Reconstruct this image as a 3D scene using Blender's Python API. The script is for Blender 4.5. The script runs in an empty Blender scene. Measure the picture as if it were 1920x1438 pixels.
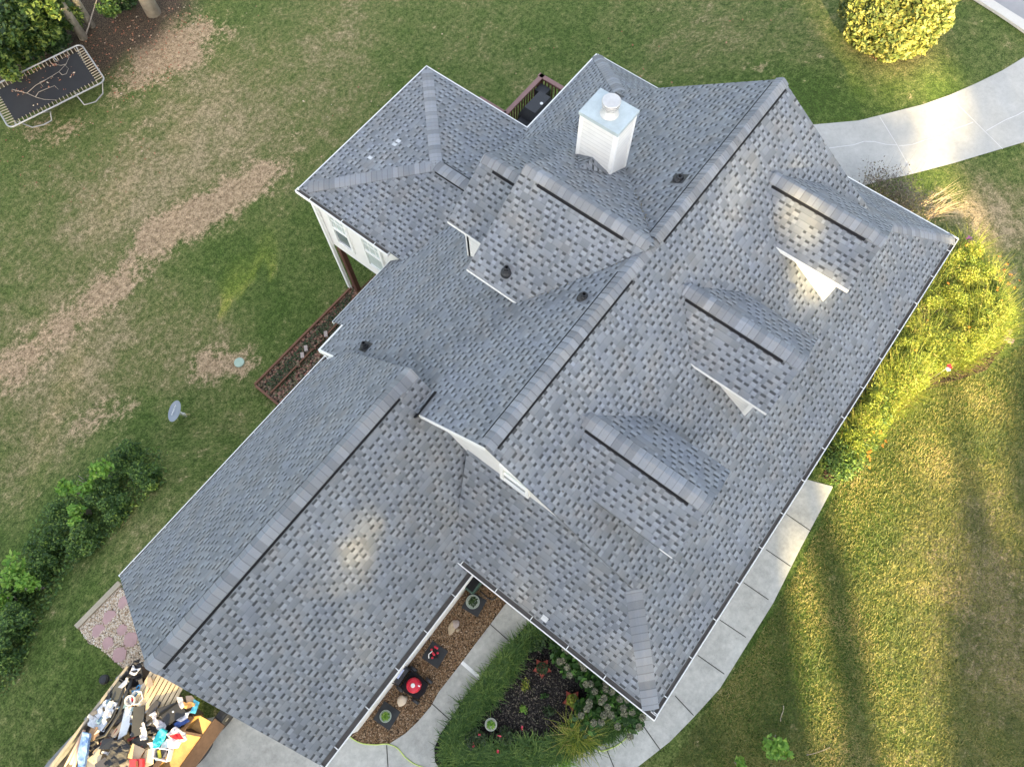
import bpy, math, random
import numpy as np
from mathutils import Vector, Matrix, noise as mnoise
R = math.radians
random.seed(7); rng = np.random.default_rng(11)
scn = bpy.context.scene; COL = scn.collection
# ------------------------------------------------------------------ camera, world, sun
cd = bpy.data.cameras.new("camera"); cam = bpy.data.objects.new("camera", cd); COL.objects.link(cam)
rt, up, bk = (0.60921, -0.793, -0.00476), (0.7399, 0.56624, 0.36322), (-0.28533, -0.2248, 0.93169)
cam.matrix_world = Matrix(((rt[0], up[0], bk[0], 0), (rt[1], up[1], bk[1], 0), (rt[2], up[2], bk[2], 21.5), (0, 0, 0, 1)))
cd.sensor_fit = 'HORIZONTAL'; cd.sensor_width = 36; cd.lens = 36 * 1350.0 / 1920; cd.clip_end = 2000
scn.camera = cam
SUN_EL = 19.0
SH = Vector((-0.7856, -0.6188, 0)).normalized()          # horizontal direction to the sun
SD = Vector((SH.x * math.cos(R(SUN_EL)), SH.y * math.cos(R(SUN_EL)), math.sin(R(SUN_EL))))
w = bpy.data.worlds.new("World"); scn.world = w; w.use_nodes = True
nt = w.node_tree; sky = nt.nodes.new('ShaderNodeTexSky'); sky.sky_type = 'NISHITA'; sky.sun_disc = False
sky.sun_elevation = R(SUN_EL); sky.sun_rotation = math.atan2(SD.x, SD.y); sky.dust_density = 2.5; sky.ozone_density = 0.6
sky.air_density = 1.0
bg = nt.nodes['Background']; hs = nt.nodes.new('ShaderNodeHueSaturation'); hs.inputs['Saturation'].default_value = .52; nt.links.new(sky.outputs[0], hs.inputs['Color']); nt.links.new(hs.outputs[0], bg.inputs[0]); bg.inputs[1].default_value = 0.096
sl = bpy.data.lights.new("sun", 'SUN'); so = bpy.data.objects.new("sun", sl); COL.objects.link(so)
sl.energy = 5.0; sl.angle = R(0.9); sl.color = (1.0, 0.77, 0.38)
so.rotation_euler = SD.to_track_quat('Z', 'Y').to_euler(); so.location = SD * 60
scn.view_settings.view_transform = 'Standard'; scn.view_settings.look = 'None'
scn.view_settings.exposure = 2.78
# ------------------------------------------------------------------ helpers
def ss(x, a, b):
    t = min(1, max(0, (x - a) / (b - a))); return t * t * (3 - 2 * t)
def gh(u, v):                                           # ground height (u, v = house axes)
    a = ss(u, -3, 2.5); return 2.9 * ss(v, -16 + 4.5 * a, -7.5 + 5.5 * a)
def W(u, v, z): return (u, -v, z)
def Gp(p, dz=0.0): return (p[0], -p[1], gh(*p) + dz)
class NX:
    """tiny expression wrapper over Math nodes"""
    def __init__(s, t, sock): s.t = t; s.s = sock
    def op(s, o, b=None, c=None):
        n = s.t.nodes.new('ShaderNodeMath'); n.operation = o; s.t.links.new(s.s, n.inputs[0])
        for i, q in ((1, b), (2, c)):
            if q is None: continue
            if isinstance(q, NX): s.t.links.new(q.s, n.inputs[i])
            else: n.inputs[i].default_value = q
        return NX(s.t, n.outputs[0])
    def __add__(s, b): return s.op('ADD', b)
    def __sub__(s, b): return s.op('SUBTRACT', b)
    def __mul__(s, b): return s.op('MULTIPLY', b)
    def __truediv__(s, b): return s.op('DIVIDE', b)
    def floor(s): return s.op('FLOOR')
    def fract(s): return s.op('FRACT')
    def lt(s, b): return s.op('LESS_THAN', b)
    def gt(s, b): return s.op('GREATER_THAN', b)
    def clamp(s):
        r = s.op('MAXIMUM', 0.0); return r.op('MINIMUM', 1.0)
def new_mat(name, rough=0.9, col=None):
    m = bpy.data.materials.new(name); m.use_nodes = True; t = m.node_tree; b = t.nodes['Principled BSDF']
    b.inputs['Roughness'].default_value = rough
    if 'Specular IOR Level' in b.inputs: b.inputs['Specular IOR Level'].default_value = 0.25 if rough > .6 else .5
    if col: b.inputs['Base Color'].default_value = (*col, 1)
    return m, t, b
def noise(t, scale, detail=3, rough=.55, vec=None, dim='3D'):
    n = t.nodes.new('ShaderNodeTexNoise'); n.noise_dimensions = dim
    n.inputs['Scale'].default_value = scale; n.inputs['Detail'].default_value = detail; n.inputs['Roughness'].default_value = rough
    if vec is not None: t.links.new(vec, n.inputs['Vector'])
    return n
def objco(t):
    n = t.nodes.new('ShaderNodeNewGeometry'); return n.outputs['Position']
def ramp(t, fac, stops, interp='LINEAR'):
    n = t.nodes.new('ShaderNodeValToRGB'); n.color_ramp.interpolation = interp; e = n.color_ramp.elements
    while len(e) < len(stops): e.new(.5)
    for k, (p, c) in enumerate(stops): e[k].position = p; e[k].color = (*c, 1)
    t.links.new(fac.s if isinstance(fac, NX) else fac, n.inputs[0]); return n.outputs[0]
def mix(t, fac, a, b, mode='MIX'):
    n = t.nodes.new('ShaderNodeMix'); n.data_type = 'RGBA'; n.blend_type = mode
    for i, q in ((0, fac), (6, a), (7, b)):
        if isinstance(q, NX): t.links.new(q.s, n.inputs[i])
        elif isinstance(q, (int, float)): n.inputs[i].default_value = q
        elif isinstance(q, tuple): n.inputs[i].default_value = (*q, 1)
        else: t.links.new(q, n.inputs[i])
    return n.outputs[2]
def bump(t, b, h, strength=.5, dist=.02):
    n = t.nodes.new('ShaderNodeBump'); n.inputs['Strength'].default_value = strength; n.inputs['Distance'].default_value = dist
    t.links.new(h.s if isinstance(h, NX) else h, n.inputs['Height']); t.links.new(n.outputs[0], b.inputs['Normal'])
def speck(name, col, amt=.25, scale=8, rough=.85, fine=90, bs=.15, metal=0):
    """a plain coloured material with blotches and fine grain"""
    m, t, b = new_mat(name, rough); p = objco(t)
    n1 = noise(t, scale, 4, .6, p); n2 = noise(t, fine, 2, .6, p)
    f = (NX(t, n1.outputs[0]) - .5) * (amt * 2.2) + (NX(t, n2.outputs[0]) - .5) * (amt * 1.2) + 1.0
    c = t.nodes.new('ShaderNodeVectorMath'); c.operation = 'SCALE'; c.inputs[0].default_value = col; t.links.new(f.s, c.inputs['Scale'])
    t.links.new(c.outputs[0], b.inputs['Base Color']); b.inputs['Metallic'].default_value = metal
    if bs: bump(t, b, n2.outputs[0], bs, .01)
    return m
# ---- roof shingles
def shingle_mat():
    m, t, b = new_mat('roof_shingles', .95)
    uv = t.nodes.new('ShaderNodeUVMap').outputs[0]; sep = t.nodes.new('ShaderNodeSeparateXYZ'); t.links.new(uv, sep.inputs[0])
    s, y = NX(t, sep.outputs[0]), NX(t, sep.outputs[1])
    def wn(a, bb=None, off=0.0):
        n = t.nodes.new('ShaderNodeTexWhiteNoise'); n.noise_dimensions = '2D'; cb = t.nodes.new('ShaderNodeCombineXYZ')
        t.links.new((a + off).s, cb.inputs[0])
        if bb is not None: t.links.new(bb.s, cb.inputs[1])
        t.links.new(cb.outputs[0], n.inputs[0]); return NX(t, n.outputs[0])
    yr = y / 0.143; r = yr.floor(); fy = yr.fract()
    x = s / 0.188 + wn(r, None, .37) * 41.7
    i = x.floor(); fx = x.fract()
    a = wn(i, r, .11); c = wn(i, r, 5.3); d = wn(i, r, 9.7); e = wn(i, r, 17.1)
    lo = d * .22; hi = lo + .30 + a * .40
    gap = fx.gt(lo) * fx.lt(hi) * c.lt(.86)
    dark = gap * fy.gt(.64)
    light = gap * fy.lt(.641)
    base = e * .065 + .175
    tabv = base
    lite = d * .06 + .235
    val = tabv * (gap.op('SUBTRACT', 1.0).op('ABSOLUTE')) + lite * light + (dark * (c * .03 + .062))
    line = fy.lt(.07); val = val * (line * -.26 + 1.0)  # shadow line along each shingle course, painted into the colour
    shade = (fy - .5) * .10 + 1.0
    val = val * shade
    g = noise(t, 210, 2, .7, objco(t)); val = val * ((NX(t, g.outputs[0]) - .5) * .75 + 1.0)
    big = noise(t, .8, 5, .6, objco(t)); val = val * ((NX(t, big.outputs[0]) - .5) * .50 + 1.0)
    blot = noise(t, 2.2, 2, .5, objco(t)); kk = (NX(t, blot.outputs[0]) * 1.0 + (a - .5) * .12)
    tint = ramp(t, kk, [(.30, (.86, .93, 1.05)), (.52, (.89, .95, 1.02)), (.68, (.93, .95, .98)), (.90, (.96, .95, .95))])
    sc = t.nodes.new('ShaderNodeVectorMath'); sc.operation = 'SCALE'; t.links.new(tint, sc.inputs[0]); t.links.new(val.s, sc.inputs['Scale'])
    t.links.new(sc.outputs[0], b.inputs['Base Color'])
    hgt = gap.op('SUBTRACT', 1.0).op('ABSOLUTE') * .6 + (fy.op('SUBTRACT', 1.0).op('ABSOLUTE')) * .5
    bump(t, b, hgt, .55, .012)
    return m
def cap_mat():
    m, t, b = new_mat('ridge_cap_shingles', .95)
    uv = t.nodes.new('ShaderNodeUVMap').outputs[0]; sep = t.nodes.new('ShaderNodeSeparateXYZ'); t.links.new(uv, sep.inputs[0])
    s = NX(t, sep.outputs[0]); k = (s / .143).floor(); f = (s / .143).fract()
    n = t.nodes.new('ShaderNodeTexWhiteNoise'); n.noise_dimensions = '1D'; t.links.new(k.s, n.inputs['W'])
    val = NX(t, n.outputs[0]) * .10 + .19
    g = noise(t, 190, 2, .7, objco(t)); val = val * ((NX(t, g.outputs[0]) - .5) * .7 + 1.0)
    val = val * (f.lt(.12) * -.24 + 1.0)
    bl = noise(t, 3.0, 2, .5, objco(t))
    tint = ramp(t, bl.outputs[0], [(.35, (.93, .99, 1.09)), (.6, (.97, 1.0, 1.05)), (.8, (1.0, 1.0, 1.0))])
    sc = t.nodes.new('ShaderNodeVectorMath'); sc.operation = 'SCALE'; t.links.new(tint, sc.inputs[0]); t.links.new(val.s, sc.inputs['Scale'])
    t.links.new(sc.outputs[0], b.inputs['Base Color']); bump(t, b, g.outputs[0], .3, .01)
    return m
def siding_mat():
    m, t, b = new_mat('white_lap_siding', .7); p = t.nodes.new('ShaderNodeSeparateXYZ'); t.links.new(objco(t), p.inputs[0])
    f = (NX(t, p.outputs[2]) / .115).fract(); ln = f.lt(.10)
    n = noise(t, 3, 4, .6, objco(t)); v = (NX(t, n.outputs[0]) - .5) * .22 + .80
    v = v * (ln * -.25 + 1.0)
    c = t.nodes.new('ShaderNodeCombineXYZ')
    for k, q in enumerate((.93, .925, .90)): t.links.new((v * q).s, c.inputs[k])
    t.links.new(c.outputs[0], b.inputs['Base Color']); bump(t, b, f, .5, .012); return m
def lawn_mat():
    m, t, b = new_mat('lawn_grass', 1.0); p = objco(t)
    at = t.nodes.new('ShaderNodeAttribute'); at.attribute_name = 'mask'; sp = t.nodes.new('ShaderNodeSeparateColor'); t.links.new(at.outputs['Color'], sp.inputs[0])
    n1 = noise(t, .28, 5, .62, p); n2 = noise(t, 1.5, 5, .65, p); n3 = noise(t, 6, 4, .7, p); n4 = noise(t, 21, 3, .8, p)
    A, B, C, D = [NX(t, q.outputs[0]) for q in (n1, n2, n3, n4)]
    dry = NX(t, sp.outputs[0]) + (A - .5) * .75 + (B - .5) * 1.05 + (C - .5) * .8 + (D - .5) * .6
    col = ramp(t, dry, [(.0, (.062, .105, .018)), (.26, (.098, .135, .032)), (.48, (.148, .160, .054)), (.68, (.215, .190, .088)), (.95, (.34, .265, .155))])
    soil = NX(t, sp.outputs[1]) * .85 + (B - .5) * 1.6 + (C - .5) * .9 + (D - .5) * .8
    sm = ramp(t, soil, [(.34, (0, 0, 0)), (.80, (.9, .9, .9))])
    col = mix(t, sm, col, ramp(t, C, [(.3, (.30, .20, .12)), (.7, (.50, .36, .23))]))
    vg = NX(t, sp.outputs[2]); col = mix(t, vg.clamp(), col, ramp(t, D, [(.35, (.03, .022, .014)), (.65, (.12, .085, .055))]))
    f = (D - .5) * 3.3 + (C - .5) * 1.6 + 1.02
    f = f.op('MAXIMUM', .18)
    sc = t.nodes.new('ShaderNodeVectorMath'); sc.operation = 'SCALE'; t.links.new(col, sc.inputs[0]); t.links.new(f.s, sc.inputs['Scale'])
    t.links.new(sc.outputs[0], b.inputs['Base Color'])
    bump(t, b, D * 1.0 + C * 1.6, .9, .06); return m
def gravel_mat(name, cols, sc=38):
    m, t, b = new_mat(name, .9); v = t.nodes.new('ShaderNodeTexVoronoi'); v.inputs['Scale'].default_value = sc; t.links.new(objco(t), v.inputs['Vector'])
    sp = t.nodes.new('ShaderNodeSeparateColor'); t.links.new(v.outputs['Color'], sp.inputs[0])
    c = ramp(t, sp.outputs[0], [(k / (len(cols) - 1), q) for k, q in enumerate(cols)])
    d = NX(t, v.outputs['Distance']); n = noise(t, 2.5, 3, .6, objco(t))
    f = ((d * 1.3).op('SUBTRACT', 1.15).op('ABSOLUTE')) * ((NX(t, n.outputs[0]) - .5) * .6 + 1.0)
    s2 = t.nodes.new('ShaderNodeVectorMath'); s2.operation = 'SCALE'; t.links.new(c, s2.inputs[0]); t.links.new(f.s, s2.inputs['Scale'])
    t.links.new(s2.outputs[0], b.inputs['Base Color']); bump(t, b, d.op('MULTIPLY', -1.0), .9, .02); return m
def concrete_mat(name, base, stain=.35):
    m, t, b = new_mat(name, .9); p = objco(t)
    n1 = noise(t, .9, 5, .65, p); n2 = noise(t, 7, 5, .7, p); n3 = noise(t, 70, 2, .7, p)
    f = (NX(t, n1.outputs[0]) - .5) * stain + (NX(t, n2.outputs[0]) - .5) * stain * 1.0 + (NX(t, n3.outputs[0]) - .5) * .35 + 1.0
    v = t.nodes.new('ShaderNodeTexVoronoi'); v.inputs['Scale'].default_value = 9; t.links.new(p, v.inputs['Vector'])
    f = f * (NX(t, v.outputs['Distance']).lt(.10) * -.18 + 1.0)
    s = t.nodes.new('ShaderNodeVectorMath'); s.operation = 'SCALE'; s.inputs[0].default_value = base; t.links.new(f.s, s.inputs['Scale'])
    t.links.new(s.outputs[0], b.inputs['Base Color']); bump(t, b, n3.outputs[0], .2, .01); return m
def leaf_mat(name, stops, trans=.3, rough=.6):
    m, t, b = new_mat(name, rough); at = t.nodes.new('ShaderNodeAttribute'); at.attribute_name = 'rnd'
    c = ramp(t, at.outputs['Fac'], stops); t.links.new(c, b.inputs['Base Color'])
    tr = t.nodes.new('ShaderNodeBsdfTranslucent'); t.links.new(c, tr.inputs[0]); ms = t.nodes.new('ShaderNodeMixShader'); ms.inputs[0].default_value = trans
    t.links.new(b.outputs[0], ms.inputs[1]); t.links.new(tr.outputs[0], ms.inputs[2]); t.links.new(ms.outputs[0], t.nodes['Material Output'].inputs[0]); return m
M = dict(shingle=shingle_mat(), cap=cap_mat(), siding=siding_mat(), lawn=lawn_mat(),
    white=speck('white_painted_trim', (.82, .82, .80), .05, 6, .6, bs=0), black=speck('black_vent', (.012, .012, .014), .2, bs=0),
    debris=speck('gutter_grime', (.11, .10, .092), .4, 5), capmetal=speck('pale_blue_sheet_metal', (.41, .475, .50), .22, 5, .45, bs=0),
    galv=speck('galvanised_metal', (.55, .54, .53), .18, 9, .4, metal=.35, bs=0), rust=speck('rust', (.30, .075, .03), .3, 12),
    rubber=speck('black_rubber', (.022, .023, .026), .25, 9, .6), glass=speck('window_glass', (.16, .19, .20), .25, 2, .12, bs=0),
    glasslt=speck('window_blinds', (.48, .54, .52), .25, 5, .35, bs=0), brown=speck('brown_stained_wood', (.105, .048, .036), .25, 6, .8),
    rail=speck('weathered_red_deck_paint', (.26, .155, .145), .14, 4, .8), deckfloor=speck('deck_boards', (.10, .055, .045), .3, 4),
    cover=speck('black_vinyl_cover', (.022, .023, .028), .3, 4, .5), conc=concrete_mat('pale_driveway_concrete', (.42, .415, .395), .45),
    conc2=concrete_mat('grey_walk_concrete', (.44, .435, .40), .85), joint=speck('joint_dark', (.06, .058, .05), .3),
    crack=speck('filled_crack', (.60, .60, .60), .1, bs=0), asphalt=speck('road_asphalt', (.30, .30, .31), .18, 2), curb=concrete_mat('curb_concrete', (.56, .54, .50), .2),
    mulch=gravel_mat('dark_mulch', [(.012, .010, .009), (.030, .026, .024), (.050, .042, .038), (.018, .015, .014), (.09, .08, .075)], 30),
    gravelt=gravel_mat('tan_pea_gravel', [(.13, .075, .035), (.30, .19, .10), (.20, .11, .055), (.42, .30, .19), (.24, .15, .085)], 26),
    gravelw=gravel_mat('pale_pea_gravel', [(.46, .33, .21), (.62, .52, .40), (.30, .20, .13), (.70, .62, .50), (.52, .40, .28)], 22),
    brick=gravel_mat('red_brick_rubble', [(.32, .13, .09), (.27, .18, .12), (.42, .21, .16), (.14, .13, .06), (.30, .22, .16), (.10, .11, .045)], 15),
    timber=speck('brown_landscape_timber', (.17, .085, .055), .3, 5), timberw=speck('weathered_grey_timber', (.38, .33, .25), .25, 5),
    paver=speck('pink_concrete_paver', (.42, .275, .265), .16, 7), slate=speck('dark_rubber_mat', (.045, .047, .050), .3, 7),
    stone=speck('tan_fieldstone', (.48, .38, .26), .3, 9), stone2=speck('grey_pink_stone', (.40, .33, .30), .3, 9), stone3=speck('cream_stone', (.60, .50, .38), .2, 9),
    terra=speck('terracotta_red', (.42, .10, .07), .2, 6, .7), potg=speck('green_glazed_pot', (.05, .10, .075), .2, 6, .4), rim=speck('pale_pot_rim', (.45, .50, .42), .2, 8, .5),
    red=speck('red_plastic', (.55, .015, .04), .1, 6, .3, bs=0), hose=speck('yellow_green_hose', (.50, .62, .16), .1, 6, .5, bs=0), steel=speck('silver_tube', (.42, .41, .41), .15, 8, .35, metal=.5, bs=0),
    mat=speck('black_trampoline_fabric', (.030, .030, .032), .25, 2), spring=speck('spring_tan', (.46, .38, .27), .3, 9, .5), bark=speck('pale_bark', (.44, .39, .32), .5, 5, bs=.6), twig=speck('dry_twig', (.30, .26, .22), .3, 8),
    dish=speck('grey_dish_paint', (.24, .27, .31), .06, 3, .5, bs=0), teal=speck('teal_cover', (.36, .46, .38), .2, 9))
FOL = dict(
    dark=leaf_mat('dark_green_leaves', [(0, (.016, .040, .012)), (.5, (.035, .080, .020)), (1, (.075, .14, .035))]),
    hedge=leaf_mat('hedge_leaves', [(0, (.028, .070, .018)), (.5, (.07, .145, .032)), (.85, (.16, .27, .055)), (1, (.27, .37, .07))]),
    lime=leaf_mat('lime_green_leaves', [(0, (.10, .24, .03)), (.6, (.20, .38, .05)), (1, (.32, .46, .08))]),
    wood=leaf_mat('woodland_leaves', [(0, (.020, .050, .012)), (.5, (.08, .15, .025)), (1, (.30, .36, .07))]),
    bush=leaf_mat('evergreen_bush_leaves', [(0, (.05, .09, .022)), (.45, (.15, .18, .038)), (1, (.38, .35, .09))], .15),
    lirio=leaf_mat('strap_leaves', [(0, (.025, .065, .014)), (.55, (.075, .16, .032)), (1, (.24, .34, .07))], .25),
    yellow=leaf_mat('feathery_yellow_green', [(0, (.08, .14, .02)), (.4, (.24, .31, .04)), (.85, (.42, .43, .07)), (1, (.50, .38, .14))], .35),
    rose=leaf_mat('grey_green_leaves', [(0, (.020, .040, .016)), (1, (.07, .115, .04))]),
    hydra=leaf_mat('hydrangea_leaves', [(0, (.022, .060, .014)), (.7, (.05, .13, .025)), (1, (.10, .24, .035))]),
    head=leaf_mat('faded_flower_heads', [(0, (.10, .10, .075)), (.6, (.22, .22, .15)), (1, (.36, .36, .22))], .1),
    dry=leaf_mat('dry_stems', [(0, (.07, .055, .045)), (.6, (.15, .12, .09)), (1, (.20, .20, .12))], .1),
    straw=leaf_mat('straw_stems', [(0, (.42, .30, .16)), (1, (.70, .55, .34))], .1),
    orange=leaf_mat('orange_flowers', [(0, (.62, .16, .02)), (1, (.80, .34, .04))], .2), pink=leaf_mat('pink_flowers', [(0, (.45, .06, .22)), (1, (.55, .22, .50))], .2),
    redf=leaf_mat('red_flowers', [(0, (.5, .02, .05)), (1, (.75, .10, .15))], .2), autumn=leaf_mat('fallen_leaves', [(0, (.25, .08, .04)), (.6, (.42, .17, .09)), (1, (.62, .5, .36))], .1))
def tag(o, label=None, cat=None, group=None, kind=None):
    if label: o['label'] = label
    if cat: o['category'] = cat
    if group: o['group'] = group
    if kind: o['kind'] = kind
    return o
def empty(name, loc, label=None, cat=None, group=None):
    o = bpy.data.objects.new(name, None); COL.objects.link(o); o.location = loc; o.empty_display_size = .2
    return tag(o, label, cat, group)
def link(name, me, parent=None):
    o = bpy.data.objects.new(name, me); COL.objects.link(o)
    if parent is not None:
        o.parent = parent
        if any(abs(c) > 0 for c in root_loc(parent)): me.transform(Matrix.Translation(-Vector(root_loc(parent))))
    return o
def root_loc(p):
    v = Vector((0, 0, 0))
    while p is not None: v += p.location; p = p.parent
    return v
class MB:
    def __init__(s): s.v = []; s.f = []; s.m = []; s.uv = []
    def face(s, pts, mi=0, uv=None):
        k = len(s.v); s.v += [tuple(p) for p in pts]; s.f.append(tuple(range(k, k + len(pts)))); s.m.append(mi)
        s.uv += uv if uv else [(0, 0)] * len(pts)
    def prism(s, pts, dz, mi=0, side=None):             # pts = top outline (3D), extruded straight down by dz
        k = [(p[0], p[1], p[2] - dz) for p in pts]; si = mi if side is None else side
        s.face(pts, mi); s.face(k[::-1], si); n = len(pts)
        for i in range(n): s.face([pts[i], k[i], k[(i + 1) % n], pts[(i + 1) % n]], si)
    def box(s, c, sx, sy, sz, rot=0, mi=0, M4=None):
        co, si = math.cos(rot), math.sin(rot); P = []
        for dz in (-1, 1):
            for dx, dy in ((-1, -1), (1, -1), (1, 1), (-1, 1)):
                x, y = dx * sx / 2, dy * sy / 2; q = Vector((x * co - y * si, x * si + y * co, dz * sz / 2))
                if M4: q = M4 @ q
                P.append((c[0] + q.x, c[1] + q.y, c[2] + q.z))
        for f in ((3, 2, 1, 0), (4, 5, 6, 7), (0, 1, 5, 4), (1, 2, 6, 5), (2, 3, 7, 6), (3, 0, 4, 7)): s.face([P[i] for i in f], mi)
    def tube(s, pts, r, n=8, mi=0, caps=True, r2=None):
        pts = [Vector(p) for p in pts]; rings = []; N = len(pts)
        for i, p in enumerate(pts):
            d = (pts[min(i + 1, N - 1)] - pts[max(i - 1, 0)]).normalized(); a = d.orthogonal().normalized()
            if i: a = (pa - d * pa.dot(d)).normalized() if (pa - d * pa.dot(d)).length > 1e-4 else a
            pa = a; b2 = d.cross(a); rr = r if r2 is None else r + (r2 - r) * i / max(1, N - 1)
            rings.append([p + (a * math.cos(2 * math.pi * k / n) + b2 * math.sin(2 * math.pi * k / n)) * rr for k in range(n)])
        for i in range(N - 1):
            for k in range(n): s.face([rings[i][k], rings[i][(k + 1) % n], rings[i + 1][(k + 1) % n], rings[i + 1][k]], mi)
        if caps: s.face(rings[0][::-1], mi); s.face(rings[-1], mi)
    def lathe(s, prof, c, n=24, mi=0, M3=None):
        rg = []
        for (r, z) in prof:
            ring = [Vector((r * math.cos(2 * math.pi * k / n), r * math.sin(2 * math.pi * k / n), z)) for k in range(n)]
            if M3: ring = [M3 @ q for q in ring]
            rg.append([q + Vector(c) for q in ring])
        for i in range(len(rg) - 1):
            for k in range(n): s.face([rg[i][k], rg[i][(k + 1) % n], rg[i + 1][(k + 1) % n], rg[i + 1][k]], mi)
        if prof[-1][0] > 1e-4: s.face(rg[-1], mi)
    def build(s, name, mats, parent=None, smooth=False):
        me = bpy.data.meshes.new(name); me.from_pydata(s.v, [], s.f)
        for q in (mats if isinstance(mats, (list, tuple)) else [mats]): me.materials.append(q)
        me.polygons.foreach_set('material_index', s.m)
        uvl = me.uv_layers.new(name='UVMap'); uvl.data.foreach_set('uv', np.array(s.uv, dtype=float).ravel())
        if smooth:
            import bmesh
            bm = bmesh.new(); bm.from_mesh(me); bmesh.ops.remove_doubles(bm, verts=bm.verts, dist=1e-4); bm.to_mesh(me); bm.free()
            me.polygons.foreach_set('use_smooth', [True] * len(me.polygons))
        me.update(); return link(name, me, parent)
def np_mesh(name, V, F, rnd, mat, parent=None):
    me = bpy.data.meshes.new(name); V = np.asarray(V, dtype=np.float32); F = np.asarray(F, dtype=np.int32); k = F.shape[1]
    me.vertices.add(len(V)); me.vertices.foreach_set('co', V.ravel()); me.loops.add(F.size); me.loops.foreach_set('vertex_index', F.ravel())
    me.polygons.add(len(F)); me.polygons.foreach_set('loop_start', np.arange(0, F.size, k, dtype=np.int32)); me.polygons.foreach_set('loop_total', np.full(len(F), k, dtype=np.int32))
    if rnd is not None:
        a = me.attributes.new('rnd', 'FLOAT', 'FACE'); a.data.foreach_set('value', np.asarray(rnd, dtype=np.float32))
    me.materials.append(mat); me.update(); me.validate(); return link(name, me, parent)
def unit(a): return a / np.maximum(np.linalg.norm(a, axis=1, keepdims=True), 1e-9)
def leaves(name, C, size, mat, parent=None, asp=.55, upb=.4, rnd=None, jit=.35):
    """rhombic leaves at centres C"""
    n = len(C); C = np.asarray(C); nrm = rng.normal(size=(n, 3)); nrm[:, 2] = np.abs(nrm[:, 2]) + upb; nrm = unit(nrm)
    a = unit(np.cross(nrm, rng.normal(size=(n, 3)))); b = np.cross(nrm, a); s = size * (1 + jit * rng.normal(size=(n, 1)).clip(-2, 2))
    V = np.stack([C - a * s * .5, C - b * s * .5 * asp + a * s * .05, C + a * s * .5, C + b * s * .5 * asp + a * s * .05], 1).reshape(-1, 3)
    F = np.arange(4 * n).reshape(n, 4); return np_mesh(name, V, F, rng.random(n) if rnd is None else rnd, mat, parent)
def blades(name, B, length, width, mat, parent=None, lean=.6, rnd=None, dirs=None, seg=3, curve=.5):
    """arching strap leaves rooted at B"""
    n = len(B); B = np.asarray(B); th = rng.random(n) * 2 * np.pi if dirs is None else dirs; L = length * (.6 + .7 * rng.random(n)); ln = lean * (.4 + rng.random(n))
    d = np.stack([np.cos(th), np.sin(th), np.zeros(n)], 1); side = np.stack([-np.sin(th), np.cos(th), np.zeros(n)], 1); V = []
    for i in range(seg + 1):
        t = i / seg; h = L * (t - curve * t * t * .5) ; x = L * ln * t * t ** .3
        p = B + d * x[:, None] + np.array([0, 0, 1]) * h[:, None]; wv = width * (1 - .85 * t)
        V += [p - side * wv / 2, p + side * wv / 2]
    V = np.stack(V, 1).reshape(-1, 3); k = 2 * (seg + 1); F = []
    base = np.arange(n)[:, None] * k
    F = np.concatenate([base + np.array([[2 * i, 2 * i + 1, 2 * i + 3, 2 * i + 2]]) for i in range(seg)], 1).reshape(-1, 4)
    r = rng.random(n) if rnd is None else rnd; return np_mesh(name, V, F, np.repeat(r, seg), mat, parent)
def in_poly(px, py, poly):
    c = np.zeros(len(px), bool); j = len(poly) - 1
    for i in range(len(poly)):
        xi, yi = poly[i]; xj, yj = poly[j]
        k = ((yi > py) != (yj > py)) & (px < (xj - xi) * (py - yi) / (yj - yi + 1e-12) + xi); c ^= k; j = i
    return c
def sample_poly(poly, n):
    """n random (u, v) points in a polygon"""
    a = np.array(poly); lo, hi = a.min(0), a.max(0); out = np.zeros((0, 2))
    while len(out) < n:
        q = lo + rng.random((n * 2, 2)) * (hi - lo); out = np.vstack([out, q[in_poly(q[:, 0], q[:, 1], poly)]])
    return out[:n]
def onground(q, dz=0.): return np.array([(a, -b, gh(a, b) + dz) for a, b in q])
def blob(c, r, n, shell=.75):
    """points in an ellipsoid, mostly near its surface"""
    d = unit(rng.normal(size=(n, 3))); k = shell + (1 - shell) * rng.random((n, 1)); k = np.where(rng.random((n, 1)) < .25, rng.random((n, 1)), k)
    return np.array(c) + d * k * np.array(r)
def lumpy(c, r, n, lumps=14, lr=.42, low=0.0):
    """crown made of many smaller lumps with gaps between"""
    L = blob(c, np.array(r) * .72, lumps, .55); per = n // lumps; out = []
    for l in L: out.append(blob(l, np.array(r) * lr * (.7 + .6 * rng.random()), per, .6))
    o = np.vstack(out)
    if low: o[:, 2] = np.maximum(o[:, 2], low + rng.random(len(o)) * .1)
    return o
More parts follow.
